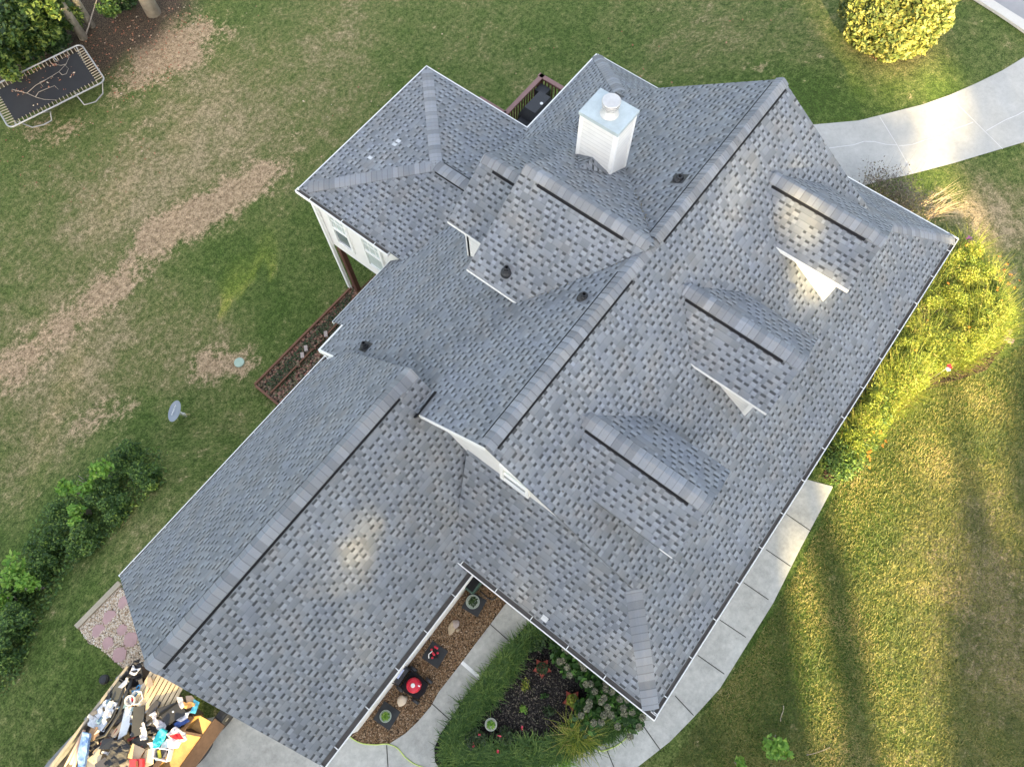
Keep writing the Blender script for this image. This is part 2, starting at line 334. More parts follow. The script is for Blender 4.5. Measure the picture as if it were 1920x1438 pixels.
# ------------------------------------------------------------------ ground
SOILS = [((3.87, -18.46), .8, .5), ((2.10, -18.13), .8, .55), ((0.61, -18.05), .8, .5), ((-0.64, -18.20), .8, .5), ((-1.85, -18.35), .9, .5), ((-3.10, -18.42), .9, .5), ((7.46, -17.30), .7, .5), ((6.11, -17.55), .7, .5), ((10.06, -24.59), 1.7, .9), ((9.08, -24.75), 1.0, .8), ((7.92, -24.07), .7, .45), ((8.15, -17.17), .7, .62), ((6.86, -17.51), .8, .85), ((5.44, -17.68), .9, .95), ((4.29, -18.09), .9, .9), ((3.22, -18.42), .8, .8), ((1.15, -18.00), .7, .75),
         ((0.38, -18.18), .5, .6), ((-0.92, -18.40), .6, .5), ((-2.77, -18.29), .9, .5), ((-2.59, -15.02), .8, .5), ((-1.74, -14.49), .6, .6), ((1.13, -13.20), .7, .6), ((2.20, -12.57), .6, .5), ((1.10, -13.54), .5, .8), ((1.66, -12.51), .35, .9),
         ((11.54, -15.51), .3, .5), ((9.71, -17.72), .5, .55), ((6.94, -24.48), .8, .5), ((4.74, -24.64), .7, .6), ((3.69, -25.20), .8, .6), ((11.22, -23.99), .5, .5), ((9.59, -23.63), .7, .7), ((11.77, -23.05), .4, .4),
         ((5.06, -17.82), .5, .8), ((6.23, -22.48), .8, .35), ((20.49, -4.93), .4, .55), ((3.89, 8.35), .8, .3), ((2.26, 4.20), .4, .2), ((-0.58, -12.60), .25, .5), ((-0.36, -10.57), .3, .3)]
DRY = [((8.86, 5.29), 1.4, -.15), ((7.05, 6.64), 1.4, -.1), ((5.21, 7.84), 1.5, -.1), ((9.68, 4.25), 1.2, -.15), ((4.88, 5.45), 1.2, -.2), ((11.36, 4.97), 1.4, -.2), ((0.46, -16.28), 3.0, .22), ((-1.59, -18.95), 2.6, .28), ((6.31, -19.97), 3.2, .3), ((9.61, -19.71), 2.8, .22), ((4.06, -21.76), 2.4, .2), ((-2.89, -15.75), 2.4, .32), ((12.66, -18.70), 2.2, .22), ((14.96, -20.25), 2.0, .15), ((19.06, 3.52), 1.6, .45), ((18.62, 3.88), 1.0, .3),
       ((8.65, 7.89), 2.0, .42), ((6.91, 9.09), 2.2, .32), ((11.73, 7.40), 1.2, .22), ((2.28, -13.89), 1.6, .3), ((-4.61, -15.11), 1.4, .15), ((22.07, -7.50), 1.6, .15), ((17.02, -16.13), 1.6, .12), ((22.83, -4.80), 1.4, .1), ((4.33, -15.21), 1.6, -.35), ((3.85, -12.48), 1.3, -.3),
       ((4.91, -19.87), 1.8, .15), ((1.69, -20.42), 2.0, .15), ((8.74, -21.69), 2.0, .15), ((7.38, -13.31), 1.3, -.3), ((-5.06, -12.77), 1.6, -.4), ((-1.77, -13.51), 1.4, -.3), ((19.35, -3.06), 2.0, -.3), ((22.20, 1.19), 1.6, -.3), ((4.01, 4.33), 2.4, -.25), ((7.52, 3.54), 2.0, -.2), ((14.01, -16.06), 2.0, -.12), ((19.57, -12.77), 2.0, -.05), ((-6.78, -9.13), 1.6, -.2), ((2.68, -15.33), 1.2, -.1)]
LITTER = [((9.06, -27.54), 1.6, 1.0), ((7.65, -28.46), 2.2, 1.0), ((6.49, -29.98), 2.4, 1.0), ((9.58, -25.92), .9, .7), ((5.64, -27.93), 1.4, .9), ((7.45, -26.00), .7, .55), ((11.34, -25.97), .8, .8), ((22.95, -1.95), 1.35, .62), ((23.76, -1.47), 1.3, .62), ((8.59, -29.59), 3.5, 1.0), ((10.49, -27.57), 1.2, 1.0)]
U_ = np.concatenate([[-400, -150, -70, -35], np.arange(-24, 34, .2), [40, 60, 120, 400]])
V_ = np.concatenate([[-400, -160, -80, -45], np.arange(-34, 14, .2), [18, 26, 40, 80, 150, 400]])
UU, VV = np.meshgrid(U_, V_, indexing='ij')
ssv = lambda x, a, b: (lambda t: t * t * (3 - 2 * t))(np.clip((x - a) / (b - a), 0, 1))
aa = ssv(UU, -3, 2.5); HH = 2.9 * ssv(VV, -16 + 4.5 * aa, -7.5 + 5.5 * aa)
inner = (np.abs(UU) < 30) & (VV > -32) & (VV < 13)
def field(lst, base=0.):
    f = np.full(UU.shape, base)
    for (p, r, s) in lst: f += s * np.exp(-(((UU - p[0]) ** 2 + (VV - p[1]) ** 2) / (r * r)))
    return f
mask = np.stack([field(DRY, .29), field(SOILS), np.clip(field(LITTER) - .1, 0, 1), np.ones(UU.shape)], -1)
Vt = np.stack([UU, -VV, HH], -1).reshape(-1, 3); nu, nv = UU.shape
idx = np.arange(nu * nv).reshape(nu, nv); Ft = np.stack([idx[:-1, :-1], idx[:-1, 1:], idx[1:, 1:], idx[1:, :-1]], -1).reshape(-1, 4)
lawn = np_mesh('lawn', Vt, Ft, None, M['lawn']); lawn['kind'] = 'structure'
ca = lawn.data.color_attributes.new('mask', 'FLOAT_COLOR', 'POINT'); ca.data.foreach_set('color', mask.reshape(-1).astype(np.float32))
lawn.data.polygons.foreach_set('use_smooth', [True] * len(lawn.data.polygons))
def sheet(name, poly, dz, mat, kind='structure', th=.0, mats=None, res=.6):
    """flat area laid on the ground: polygon cut to a grid so that it follows the slope"""
    import bmesh
    me = bpy.data.meshes.new(name); bm = bmesh.new(); f = bm.faces.new([bm.verts.new((a, -b, 0)) for a, b in poly])
    if f.normal.z < 0 or True:
        bm.normal_update()
        if f.normal.z < 0: f.normal_flip()
    a = np.array(poly)
    for ax in (0, 1):
        for c in np.arange(a[:, ax].min() + res, a[:, ax].max(), res):
            co = (c, 0, 0) if ax == 0 else (0, -c, 0); no = (1, 0, 0) if ax == 0 else (0, 1, 0)
            bmesh.ops.bisect_plane(bm, geom=bm.verts[:] + bm.edges[:] + bm.faces[:], plane_co=co, plane_no=no)
    for v in bm.verts: v.co.z = gh(v.co.x, -v.co.y) + dz
    if th:
        r = bmesh.ops.extrude_face_region(bm, geom=bm.faces[:]); ev = [q for q in r['geom'] if isinstance(q, bmesh.types.BMVert)]
        for v in ev: v.co.z += th
    bmesh.ops.recalc_face_normals(bm, faces=bm.faces[:]) if th else None
    bm.to_mesh(me); bm.free(); me.materials.append(mat); o = link(name, me)
    if kind: o['kind'] = kind
    return o
def strip_line(mb, pts, wdt, dz, th=.004, mi=0):
    """thin line on the ground through (u, v) points"""
    for a, b in zip(pts[:-1], pts[1:]):
        d = Vector((b[0] - a[0], -(b[1] - a[1]), 0)); L = d.length
        if L < 1e-4: continue
        n = Vector((-d.y, d.x, 0)).normalized() * wdt / 2; e = d.normalized() * wdt * .3; k = max(1, int(L / .4))
        for i in range(k):
            p = [a[0] + (b[0] - a[0]) * i / k, a[1] + (b[1] - a[1]) * i / k]; q = [a[0] + (b[0] - a[0]) * (i + 1) / k, a[1] + (b[1] - a[1]) * (i + 1) / k]
            A, B = Vector(Gp(p, dz)), Vector(Gp(q, dz)); mb.face([A - n - e, B - n + e, B + n + e, A + n - e], mi)
# side driveway (top right), road, kerb
drive = [(18.18, -2.81), (18.72, -2.16), (19.68, -1.15), (20.53, -0.53), (21.52, 0.19), (22.42, 0.72), (23.46, 1.23), (24.44, 1.66), (25.42, 2.00), (27.38, 2.50), (27.12, 3.54), (25.22, 5.70), (22.09, 3.42), (19.97, 1.99), (18.76, 1.11), (17.83, 0.38), (16.64, -0.46), (15.87, -1.15)]
sheet('side_driveway', drive, .012, M['conc'])
mb = MB()
for L, wd in (([(20.22, -0.68), (19.58, 0.22), (18.85, 1.16)], .022), ([(22.36, 0.74), (21.87, 1.90), (21.42, 2.98)], .022)): strip_line(mb, L, wd, .017)
for L in ([(18.01, -1.49), (18.39, -1.13), (18.71, -0.82), (19.04, -0.62), (19.23, -0.34), (19.34, -0.03), (19.54, 0.28)], [(19.54, 0.34), (19.85, 0.65), (20.28, 0.90), (20.72, 1.24), (21.16, 1.40), (21.58, 1.66), (21.84, 1.80)], [(21.78, 2.28), (22.24, 2.46), (22.56, 2.59), (22.93, 2.79), (23.36, 2.97)]): strip_line(mb, L, .026, .018)
mb.build('driveway_joints', M['crack'])['kind'] = 'structure'
road = [(27.11, -0.06), (26.87, 1.38), (26.57, 3.20), (33.70, 6.03), (33.50, 1.24), (27.40, -1.42)]
sheet('road', road, .008, M['asphalt'])
curb = [(26.91, -1.29), (26.80, -0.52), (26.67, 0.31), (26.54, 0.95), (26.39, 1.59), (26.03, 2.96), (26.57, 3.20), (26.87, 1.38), (26.98, 0.68), (27.11, -0.06), (27.31, -0.93)]
sheet('kerb', curb, .02, M['curb'], th=.09)
# front driveway + walk
frontd = [(-5.91, -5.50), (-4.68, -4.46), (-4.48, -2.91), (-3.58, -2.11), (-3.54, -1.78), (-3.16, -1.29), (-2.76, -1.13), (-2.38, -1.06), (-1.94, -1.03), (-1.60, -1.08), (-0.79, -1.06), (-0.28, -1.06), (0.35, -1.05), (0.92, -1.05), (2.20, -0.95), (1.85, 1.10), (0.84, 0.39), (0.92, -0.33),
          (0.55, -0.37), (0.08, -0.43), (-0.32, -0.50), (-0.75, -0.50), (-1.32, -0.52), (-1.90, -0.48), (-2.26, -0.48), (-2.58, -0.40), (-2.79, -0.20), (-2.87, 0.09), (-2.02, 0.98), (-1.18, 1.94), (-0.70, 2.23), (-0.11, 2.67), (0.52, 2.92), (0.88, 3.09), (1.30, 2.57), (7.88, 2.37), (8.51, 3.96), (6.56, 4.07),
          (5.01, 4.19), (3.75, 4.18), (2.54, 4.17), (1.62, 4.01), (0.86, 3.85), (0.47, 3.72), (-0.12, 3.52), (-0.66, 3.31), (-1.61, 2.94), (-3.30, 2.43), (-8.89, -4.50), (-9.24, -6.62)]
sheet('front_driveway_and_walk', frontd, .012, M['conc2'])
mb = MB()
for L in ([(0.35, -1.05), (0.32, -0.38)], [(-1.89, -1.03), (-1.90, -0.50)], [(-3.21, -1.31), (-3.55, -0.97)], [(1.75, 3.42), (1.66, 3.98)], [(0.79, 3.06), (0.58, 3.75)], [(-0.12, 2.69), (-0.38, 3.14)], [(-1.04, 2.08), (-1.28, 2.33)],
          [(7.13, 3.35), (7.13, 4.06)], [(6.03, 3.39), (6.04, 4.08)], [(4.98, 3.36), (5.00, 4.05)], [(3.86, 3.36), (3.90, 4.06)], [(2.84, 3.36), (2.87, 4.08)]): strip_line(mb, L, .022, .017)
mb.build('walk_joints', M['joint'])['kind'] = 'structure'
# planted island, mulch beds, gravel beds
island = [(1.21, 0.27), (0.93, -0.32), (0.55, -0.37), (0.08, -0.43), (-0.32, -0.50), (-0.75, -0.50), (-1.32, -0.52), (-1.90, -0.48), (-2.26, -0.48), (-2.58, -0.40), (-2.79, -0.20), (-2.81, 0.12), (-2.02, 0.98), (-1.18, 1.94), (-0.70, 2.23), (-0.11, 2.67), (0.52, 2.92), (0.93, 3.12), (1.52, 3.03), (1.65, 1.24)]
sheet('island_planting_bed', island, .016, M['mulch'])
gravel1 = [(0.50, -2.52), (0.89, -2.16), (1.17, -1.01), (0.92, -1.05), (0.35, -1.05), (-0.28, -1.06), (-0.79, -1.06), (-1.60, -1.08), (-1.94, -1.03), (-2.38, -1.06), (-2.76, -1.13), (-3.16, -1.29), (-3.54, -1.78), (-3.59, -2.10), (-3.77, -2.90)]
sheet('gravel_bed_by_walk', gravel1, .016, M['gravelt'])
gravel2 = [(-5.98, -9.17), (-4.68, -9.15), (-4.26, -7.88), (-4.95, -6.54), (-5.58, -6.94), (-5.83, -7.26), (-5.84, -7.60), (-5.86, -8.03), (-5.86, -8.29), (-6.01, -8.61), (-5.96, -8.88)]
sheet('gravel_bed_by_garage', gravel2, .014, M['gravelw'])
brickbed = [(6.13, -11.63), (3.72, -11.63), (1.53, -11.70), (1.50, -10.61), (2.80, -9.97), (4.92, -9.57), (6.56, -10.10)]
sheet('brick_rubble_bed', brickbed, .012, M['brick'])
sheet('gravel_under_wing', [(6.01, -11.37), (7.32, -11.28), (7.41, -10.38), (6.05, -10.13), (5.95, -11.03)], .022, M['gravelt'])
flowerbed = [(17.10, 2.52), (17.33, 3.49), (17.12, 4.05), (16.76, 4.91), (16.02, 5.51), (15.32, 5.88), (14.04, 5.76), (12.57, 4.78), (10.95, 4.31), (9.51, 4.02), (8.63, 3.94), (8.54, 3.60), (9.30, 3.50)]
sheet('flower_bed_soil', flowerbed, .012, gravel_mat('brown_bark_soil', [(.10, .06, .04), (.17, .11, .075), (.07, .045, .03), (.22, .15, .10)], 24))
# ------------------------------------------------------------------ house
ZR, VR, PF, PB = 9.484, -2.544, .672, .730
uL, uR, uA, uB, vF, zF = 2.455, 12.75, .841, 14.70, 2.78, 5.892
Ff = lambda u, v: ZR - PF * (v - VR)
Bf = lambda u, v: ZR + PB * (v - VR)
PSL = (Ff(0, 1.0) - zF) / (uL - uA); SLf = lambda u, v: zF + PSL * (u - uA)
vhR = vF - (uB - uR); PSR = PF; SRf = lambda u, v: zF + PSR * (uB - u)
house = empty('house', W(7, -4, 2.9), 'white sided house with many grey shingled gables and a long grey roof', 'house')
def slope(name, poly, zf, ax, pitch, parent=house, th=.07, mat=None, dz=0.0, side=1):
    """roof slab; ax = axis the eave runs along; texture rows follow the slope"""
    mb = MB(); k = math.sqrt(1 + pitch * pitch) / max(pitch, .02)
    P = [Vector(W(u, v, zf(u, v) + dz)) for u, v in poly]
    nrm = (P[1] - P[0]).cross(P[2] - P[0])
    if nrm.z < 0: P = P[::-1]; poly = poly[::-1]
    uv = [((q[0] if ax == 'u' else q[1]) + 50.0, (p.z + 3.0) * k) for p, q in zip(P, poly)]
    mb.face(P, 0, uv); D = [p - Vector((0, 0, th)) for p in P]; mb.face(D[::-1], 1)
    for i in range(len(P)): mb.face([P[i], D[i], D[(i + 1) % len(P)], P[(i + 1) % len(P)]], 2)
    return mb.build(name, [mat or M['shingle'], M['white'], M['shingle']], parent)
g = .10    # gutter width
slope('front_roof', [(uL, VR), (uR, VR), (uR, vhR + .0), (uB - g * .7, vF - g), (uA + g, vF - g), (uL, 1.0)], Ff, 'u', PF)
slope('side_roof', [(uA + g, vF - g), (uL, 1.0), (uL + .22, 1.0), (uL + .22, -3.3), (uA + g, -2.40)], SLf, 'v', PSL)
slope('side_roof', [(uB - .03, vF - g), (uR, vhR), (uR - .3, vhR - .1), (uR - .3, -.53), (uB - .03, -.53)], SRf, 'v', PSR)
uE, vB = 14.67, -8.22
SBf = lambda u, v: Bf(0, vB) + PB * (uE - u); vbh = vB + (uE - uR)
slope('rear_roof', [(uL, VR), (uR, VR), (uR, vbh), (uE, vB), (11.29, vB), (6.0, vB - .0), (5.84, -8.62), (3.62, -8.62), (3.62, -8.17), (2.80, -8.17), (2.80, -7.3), (uL, -6.9)], Bf, 'u', PB)
slope('side_roof', [(uE, vB), (uR, vbh), (uR - .3, vbh), (uR - .3, -5.0), (uE, -5.0)], SBf, 'v', PB)
# wing (low hipped roof)
ze = Bf(0, vB) + .01; wu0, wu1, wv0 = 5.84, 11.30, -11.94; ap = (8.46, -9.11, 5.90); a2 = (8.46, -7.0, 5.90)
def plane3(a, b, c):
    a, b, c = Vector(a), Vector(b), Vector(c); n = (b - a).cross(c - a)
    return lambda u, v: a.z - (n.x * (u - a.x) + n.y * (v - a.y)) / n.z
wl = plane3((wu0, wv0, ze), (wu0, -8, ze), ap); wr = plane3((wu1, wv0, ze), (wu1, -8, ze), ap); wb = plane3((wu0, wv0, ze), (wu1, wv0, ze), ap)
slope('wing_roof', [(wu0 + .08, wv0 + .05), (ap[0], ap[1]), (a2[0], a2[1]), (wu0 + .08, -7.4)], wl, 'v', .225)
slope('wing_roof', [(wu1 - .03, wv0 + .05), (ap[0], ap[1]), (a2[0], a2[1]), (wu1 - .03, -7.7)], wr, 'v', .208)
slope('wing_roof', [(wu0 + .08, wv0 + .05), (wu1 - .03, wv0 + .05), (ap[0], ap[1])], wb, 'u', .21)
# garage
gz, gv, gp_, gu0, gu1 = 8.609, -4.844, 1.014, -3.80, 3.0
GL = lambda u, v: gz + gp_ * (v - gv); GR = lambda u, v: gz - gp_ * (v - gv); gvl, gvr = -7.87, -1.83
slope('garage_roof', [(gu0, gv), (gu1, gv), (gu1, gvl + .7), (2.55, gvl + .05), (gu0, gvl + .05)], GL, 'u', gp_)
slope('garage_roof', [(gu0, gv), (gu1, gv), (gu1, -4.33), (2.40, -4.30), (2.78, -4.12), (2.78, -2.8), (.95, gvr - .1), (gu0, gvr - .1)], GR, 'u', gp_)
# rear cross gables
bz, bu = 9.62, 7.53; BGL = lambda u, v: bz - .66 * (bu - u); BGR = lambda u, v: bz - .66 * (u - bu)
def cut(zf, u):   # v where rear slope reaches height of the gable slope
    return VR - (ZR - zf(u, 0)) / PB
slope('rear_gable_roof', [(bu, -5.52), (5.52, -5.52), (5.52, cut(BGL, 5.52) + .1), (bu, -2.42)], BGL, 'v', .66)
slope('rear_gable_roof', [(bu, -5.52), (11.2, -5.52), (bu, -2.42)], lambda u, v: BGR(u, v), 'v', .66)
sz, su = 8.74, 7.76; SGL = lambda u, v: sz - .625 * (su - u); SGR = lambda u, v: sz - .625 * (u - su)
slope('rear_gable_roof', [(su, -6.80), (6.38, -6.80), (6.38, cut(SGL, 6.38) + .1), (su, -3.6)], SGL, 'v', .625)
slope('rear_gable_roof', [(su, -6.80), (11.4, -6.80), (su, -3.6)], SGR, 'v', .625)
# walls under those gables
mb = MB()
mb.prism([W(5.80, -5.22, 8.2), W(5.80, -3.9, 8.2), W(6.0, -3.9, 8.2), W(6.0, -5.22, 8.2)], 2.0)
mb.prism([W(5.80, -5.24, 8.38), W(7.53, -5.24, 9.50), W(11.0, -5.24, 7.2), W(11.0, -5.12, 7.2), W(7.53, -5.12, 9.5), W(5.8, -5.12, 8.38)], 1.7)
mb.prism([W(6.48, -6.4, 7.72), W(7.76, -6.4, 8.62), W(11.0, -6.4, 6.6), W(11.0, -6.3, 6.6), W(7.76, -6.3, 8.62), W(6.48, -6.3, 7.72)], 1.3)
mb.prism([W(6.48, -6.36, 7.8), W(6.48, -5.0, 7.8), W(6.6, -5.0, 7.8), W(6.6, -6.36, 7.8)], 2.0)
mb.build('wall', M['siding'], house)
# main body walls
mb = MB()
def wallpoly(pts, th, ax):
    a = [Vector(W(*p)) for p in pts]; d = Vector((th, 0, 0)) if ax == 'u' else Vector((0, -th, 0)); b = [p + d for p in a]
    mb.face(a); mb.face(b[::-1])
    for i in range(len(a)): mb.face([a[i], b[i], b[(i + 1) % len(a)], a[(i + 1) % len(a)]])
uw = uL + .20
wallpoly([(uw, VR, ZR - .12), (uw, 1.0, Ff(0, 1.0) - .12), (uw, 1.0, 2.9), (uw, -7.8, 2.0), (uw, -7.8, Bf(0, -7.8) - .12)], .14, 'u')
ue = uR - .35
wallpoly([(ue, VR, ZR - .12), (ue, 1.0, Ff(0, 1.0) - .12), (ue, 1.0, 2.8), (ue, -7.8, 1.0), (ue, -7.8, Bf(0, -7.8) - .12)], .14, 'u')
wallpoly([(uw + .2, 1.0, 5.7), (ue - .05, 1.0, 5.7), (ue - .05, 1.0, 2.8), (uw + .2, 1.0, 2.8)], .14, 'v')
wallpoly([(3.95, -7.8, 5.3), (ue, -7.8, 5.3), (ue, -7.8, .6), (3.95, -7.8, .2)], .14, 'v')
wallpoly([(14.2, -7.8, 5.2), (14.2, -5.2, 5.2), (14.2, -5.2, 1.2), (14.2, -7.8, .8)], .12, 'u')
wallpoly([(12.5, -7.8, 5.2), (14.2, -7.8, 5.2), (14.2, -7.8, .8), (12.5, -7.8, .8)], .12, 'v')
mb.build('wall', M['siding'], house)
mb = MB()   # garage walls
wallpoly([(-3.45, gvl + .35, 5.6), (-3.45, gv, gz - .15), (-3.45, gvr - .35, 5.6), (-3.45, gvr - .35, 2.7), (-3.45, gvl + .35, 2.5)], .14, 'u')
wallpoly([(-3.4, gvl + .35, 5.6), (uw, gvl + .35, 5.6), (uw, gvl + .35, .8), (-3.4, gvl + .35, 2.3)], .14, 'v')
wallpoly([(-3.4, gvr - .35, 5.6), (uw, gvr - .35, 5.6), (uw, gvr - .35, 2.8), (-3.4, gvr - .35, 2.8)], .14, 'v')
mb.build('garage_wall', M['siding'], house)
mb = MB()   # wing box on posts
for pts, th, ax in (([(6.08, -11.60, 5.25), (6.08, -7.9, 5.25), (6.08, -7.9, 2.66), (6.08, -11.60, 2.66)], .12, 'u'), ([(10.95, -11.6, 5.25), (10.95, -7.9, 5.25), (10.95, -7.9, 2.66), (10.95, -11.6, 2.66)], .12, 'u'),
                    ([(6.08, -11.6, 5.25), (11.07, -11.6, 5.25), (11.07, -11.6, 2.66), (6.08, -11.6, 2.66)], -.12, 'v')): wallpoly(pts, th, ax)
mb.face([W(6.1, -11.6, 2.68), W(11, -11.6, 2.68), W(11, -7.9, 2.68), W(6.1, -7.9, 2.68)])
mb.build('wing_wall', speck('smooth_white_wall', (.80, .79, .77), .04, 3, .6, bs=0), house)
mb = MB(); mb.box(W(6.02, -11.66, 2.6), .10, .10, 5.1); mb.box(W(6.02, -11.56, 2.6), .02, .012, 5.1, mi=0); mb.build('downspout', M['white'], house)
for pv, pu in ((-11.40, 6.12), (-11.40, 10.8), (-9.6, 10.8)):
    mb = MB(); b0 = gh(pu, pv); mb.box(W(pu, pv, (b0 + 2.66) / 2), .15, .15, 2.66 - b0); mb.build('post', M['brown'], house)
# porch posts and ceiling
for pu in (1.3, 4.8, 8.2, 11.4, 14.2):
    mb = MB(); mb.box(W(pu, 2.35, 4.3), .18, .18, 2.9); mb.box(W(pu, 2.35, 3.0), .26, .26, .22); mb.build('porch_post', M['white'], house)
mb = MB(); mb.box(W(7.8, 1.75, 2.96), 13.2, 1.5, .14); mb.build('porch_floor', M['conc2'], house)
# windows
def window(v0, v1, z0, z1, u, dark, face=-1, par=house):
    mb = MB(); cz, cv, hz, hv = (z0 + z1) / 2, (v0 + v1) / 2, z1 - z0, v1 - v0; uu = u + face * .03
    for dz in (-1, 1): mb.box(W(uu, cv, cz + dz * hz / 2), .07, hv + .09, .08)
    for dv in (-1, 1): mb.box(W(uu, cv + dv * hv / 2, cz), .068, .08, hz)
    mb.box(W(uu, cv, cz), .06, hv, .05)
    for k in (1, 2): mb.box(W(uu + .012, v0 + hv * k / 3, cz + hz / 4), .03, .014, hz / 2)
    mb.box(W(uu + .012, cv, cz + hz / 4), .028, hv, .014)
    f = mb.build('window', M['white'], par)
    mb = MB(); mb.box(W(u + face * .012, cv, cz + hz / 4), .012, hv - .06, hz / 2 - .05); mb.build('pane', M['glasslt'], f)
    mb = MB(); mb.box(W(u + face * .012, cv, cz - hz / 4), .012, hv - .06, hz / 2 - .05); mb.build('pane', M['glass'] if dark else M['glasslt'], f)
window(-11.20, -10.58, 3.25, 4.78, 6.08, True); window(-9.98, -9.30, 3.25, 4.78, 6.08, False)
window(-2.34, -1.72, 7.30, 8.25, uw, True)
# trim boards and gutters
def fascia(p, q, out, wd=.05, h=.16, dz=-.02, name='fascia', par=house):
    mb = MB(); p, q = Vector(W(*p)), Vector(W(*q)); o = Vector((out[0], -out[1], 0)).normalized() * wd; d = Vector((0, 0, h)); e = Vector((0, 0, dz))
    A = [p + e, q + e, q + e + o, p + e + o]; 
    if (A[1] - A[0]).cross(A[2] - A[0]).z < 0: A = A[::-1]
    B = [a - d for a in A]; mb.face(A); mb.face(B[::-1])
    for i in range(4): mb.face([A[i], B[i], B[(i + 1) % 4], A[(i + 1) % 4]])
    return mb.build(name, M['white'], par)
def gutter(p, q, out, par=house, full=True, hang=.92, off=0., hofs=.4):
    """open trough: dark floor, white lip and hangers"""
    mb = MB(); p, q = Vector(W(*p)), Vector(W(*q)); o = Vector((out[0], -out[1], 0)).normalized(); d = (q - p).normalized(); L = (q - p).length
    def bar(o0, o1, z0, z1, mi, a=0., b=None):
        b = L if b is None else b; A = [p + d * a + o * o0, p + d * b + o * o0, p + d * b + o * o1, p + d * a + o * o1]
        if (A[1] - A[0]).cross(A[2] - A[0]).z < 0: A = A[::-1]
        T = [x + Vector((0, 0, z1)) for x in A]; K = [x + Vector((0, 0, z0)) for x in A]; mb.face(T, mi); mb.face(K[::-1], mi)
        for i in range(4): mb.face([T[i], K[i], K[(i + 1) % 4], T[(i + 1) % 4]], mi)
    bar(-.02, .10, -.13, -.115, 0); bar(-.018, .098, -.1145, -.06, 1); bar(.103, .122, -.13, -.012, 0); bar(-.02, 0, -.115, -.04, 0)
    bar(-.02, .125, -.13, -.012, 0, -.012, 0); bar(-.02, .125, -.13, -.012, 0, L, L + .012)
    k = hofs
    while k < L: bar(-.01, .10, -.03, -.014, 0, k - .009, k + .009); k += hang
    return mb.build('gutter', [M['white'], M['debris']], par)
gutter((uA + g, vF - .115, zF + .03), (uB - .03, vF - .115, zF + .03), (0, 1))
gutter((uA + .115, -2.52, zF + .04), (uA + .115, vF, zF + .04), (-1, 0))
gutter((gu0, gvr - .11, 5.60), (1.0, gvr - .11, 5.60), (0, 1))
gutter((gu0, gvl + .10, 5.56), (2.70, gvl + .10, 5.56), (0, -1))
gutter((wu0 + .10, wv0, ze - .0), (wu0 + .10, -8.66, ze - .0), (-1, 0), hang=1.15, hofs=.5)
fascia((uB - .03, -.53, zF + .02), (uB - .03, vF, zF + .02), (1, 0)); fascia((wu1 - .03, wv0, ze), (wu1 - .03, vB - .02, ze), (1, 0))
fascia((wu0 + .05, wv0 + .05, ze), (wu1 - .0, wv0 + .05, ze), (0, -1)); fascia((11.27, vB, ze - .01), (uE + .02, vB, ze - .01), (0, -1))
fascia((uE - .01, vB, ze - .01), (uE - .01, -5.0, ze - .01), (1, 0)); fascia((3.60, -8.62, Bf(0, -8.62)), (5.80, -8.62, Bf(0, -8.62)), (0, -1), .02)
fascia((2.75, -8.17, Bf(0, -8.17)), (3.62, -8.17, Bf(0, -8.17)), (0, -1), .05); fascia((2.80, -8.17, Bf(0, -8.17)), (2.80, -7.6, Bf(0, -7.6)), (-1, 0), .05)
fascia((uL, VR, ZR), (uL, -4.25, Bf(0, -4.25)), (-1, 0), .015); 


fascia((5.52, -5.52, BGL(5.52, 0)), (5.52, -4.2, BGL(5.52, 0)), (-1, 0), .008, .07); fascia((6.38, -6.8, SGL(6.38, 0)), (6.38, -5.6, SGL(6.38, 0)), (-1, 0), .008, .07)
# ridge and hip caps
def cap(p, q, zf, wd=.165, h=.03, vent=None, name='ridge_cap', par=house, off=0):
    p, q = Vector(p), Vector(q); L = (q - p).length; d = (q - p) / L; n = Vector((-d.y, d.x)); N = max(2, int(round(L / .143))); mb = MB()
    for i in range(N):
        a, b = p + d * (L * i / N), p + d * (L * (i + 1) / N); s0 = off + .143 * (i + .02); s1 = off + .143 * (i + .98)
        for sgn in (-1, 1):
            rows = []
            for (c, hh) in ((a, h + .013), (b, h + .002)):
                m_ = c + n * sgn * wd * .32; e = c + n * sgn * wd
                rows.append([Vector(W(c.x, c.y, zf(c.x, c.y) + hh - .004)), Vector(W(m_.x, m_.y, zf(m_.x, m_.y) + hh + .006)), Vector(W(e.x, e.y, zf(e.x, e.y) + hh)), Vector(W(e.x, e.y, zf(e.x, e.y) - .02))])
            for k in range(3):
                f = [rows[0][k], rows[1][k], rows[1][k + 1], rows[0][k + 1]]; uv = [(s0, 0), (s1, 0), (s1, 1), (s0, 1)]
                if sgn > 0: f = f[::-1]; uv = uv[::-1]
                mb.face(f, 0, uv)
    o = mb.build(name, M['cap'], par)
    if vent:
        mb = MB()
        for sgn, wv in ((-1, vent[0]), (1, vent[1])):
            A = []
            for c in (p + d * min(.12, L * .05), q - d * min(.12, L * .05)):
                for k in (wd - .01, wd + wv * 1.5): e = c + n * sgn * k; A.append(Vector(W(e.x, e.y, zf(e.x, e.y) + .02)))
            mb.prism([A[0], A[1], A[3], A[2]] if sgn > 0 else [A[2], A[3], A[1], A[0]], .02)
        mb.build('ridge_vent', M['black'], o)
    return o
mn = lambda f1, f2: (lambda u, v: min(f1(u, v), f2(u, v)))
FB = mn(Ff, Bf)
cap((uL + .02, VR), (6.9, VR), FB, .150, .045, (.022, .022)); cap((6.9, VR), (7.75, VR), FB, .150, .02, off=31); cap((7.75, VR), (uR, VR), FB, .150, .045, (.022, .022), off=40)
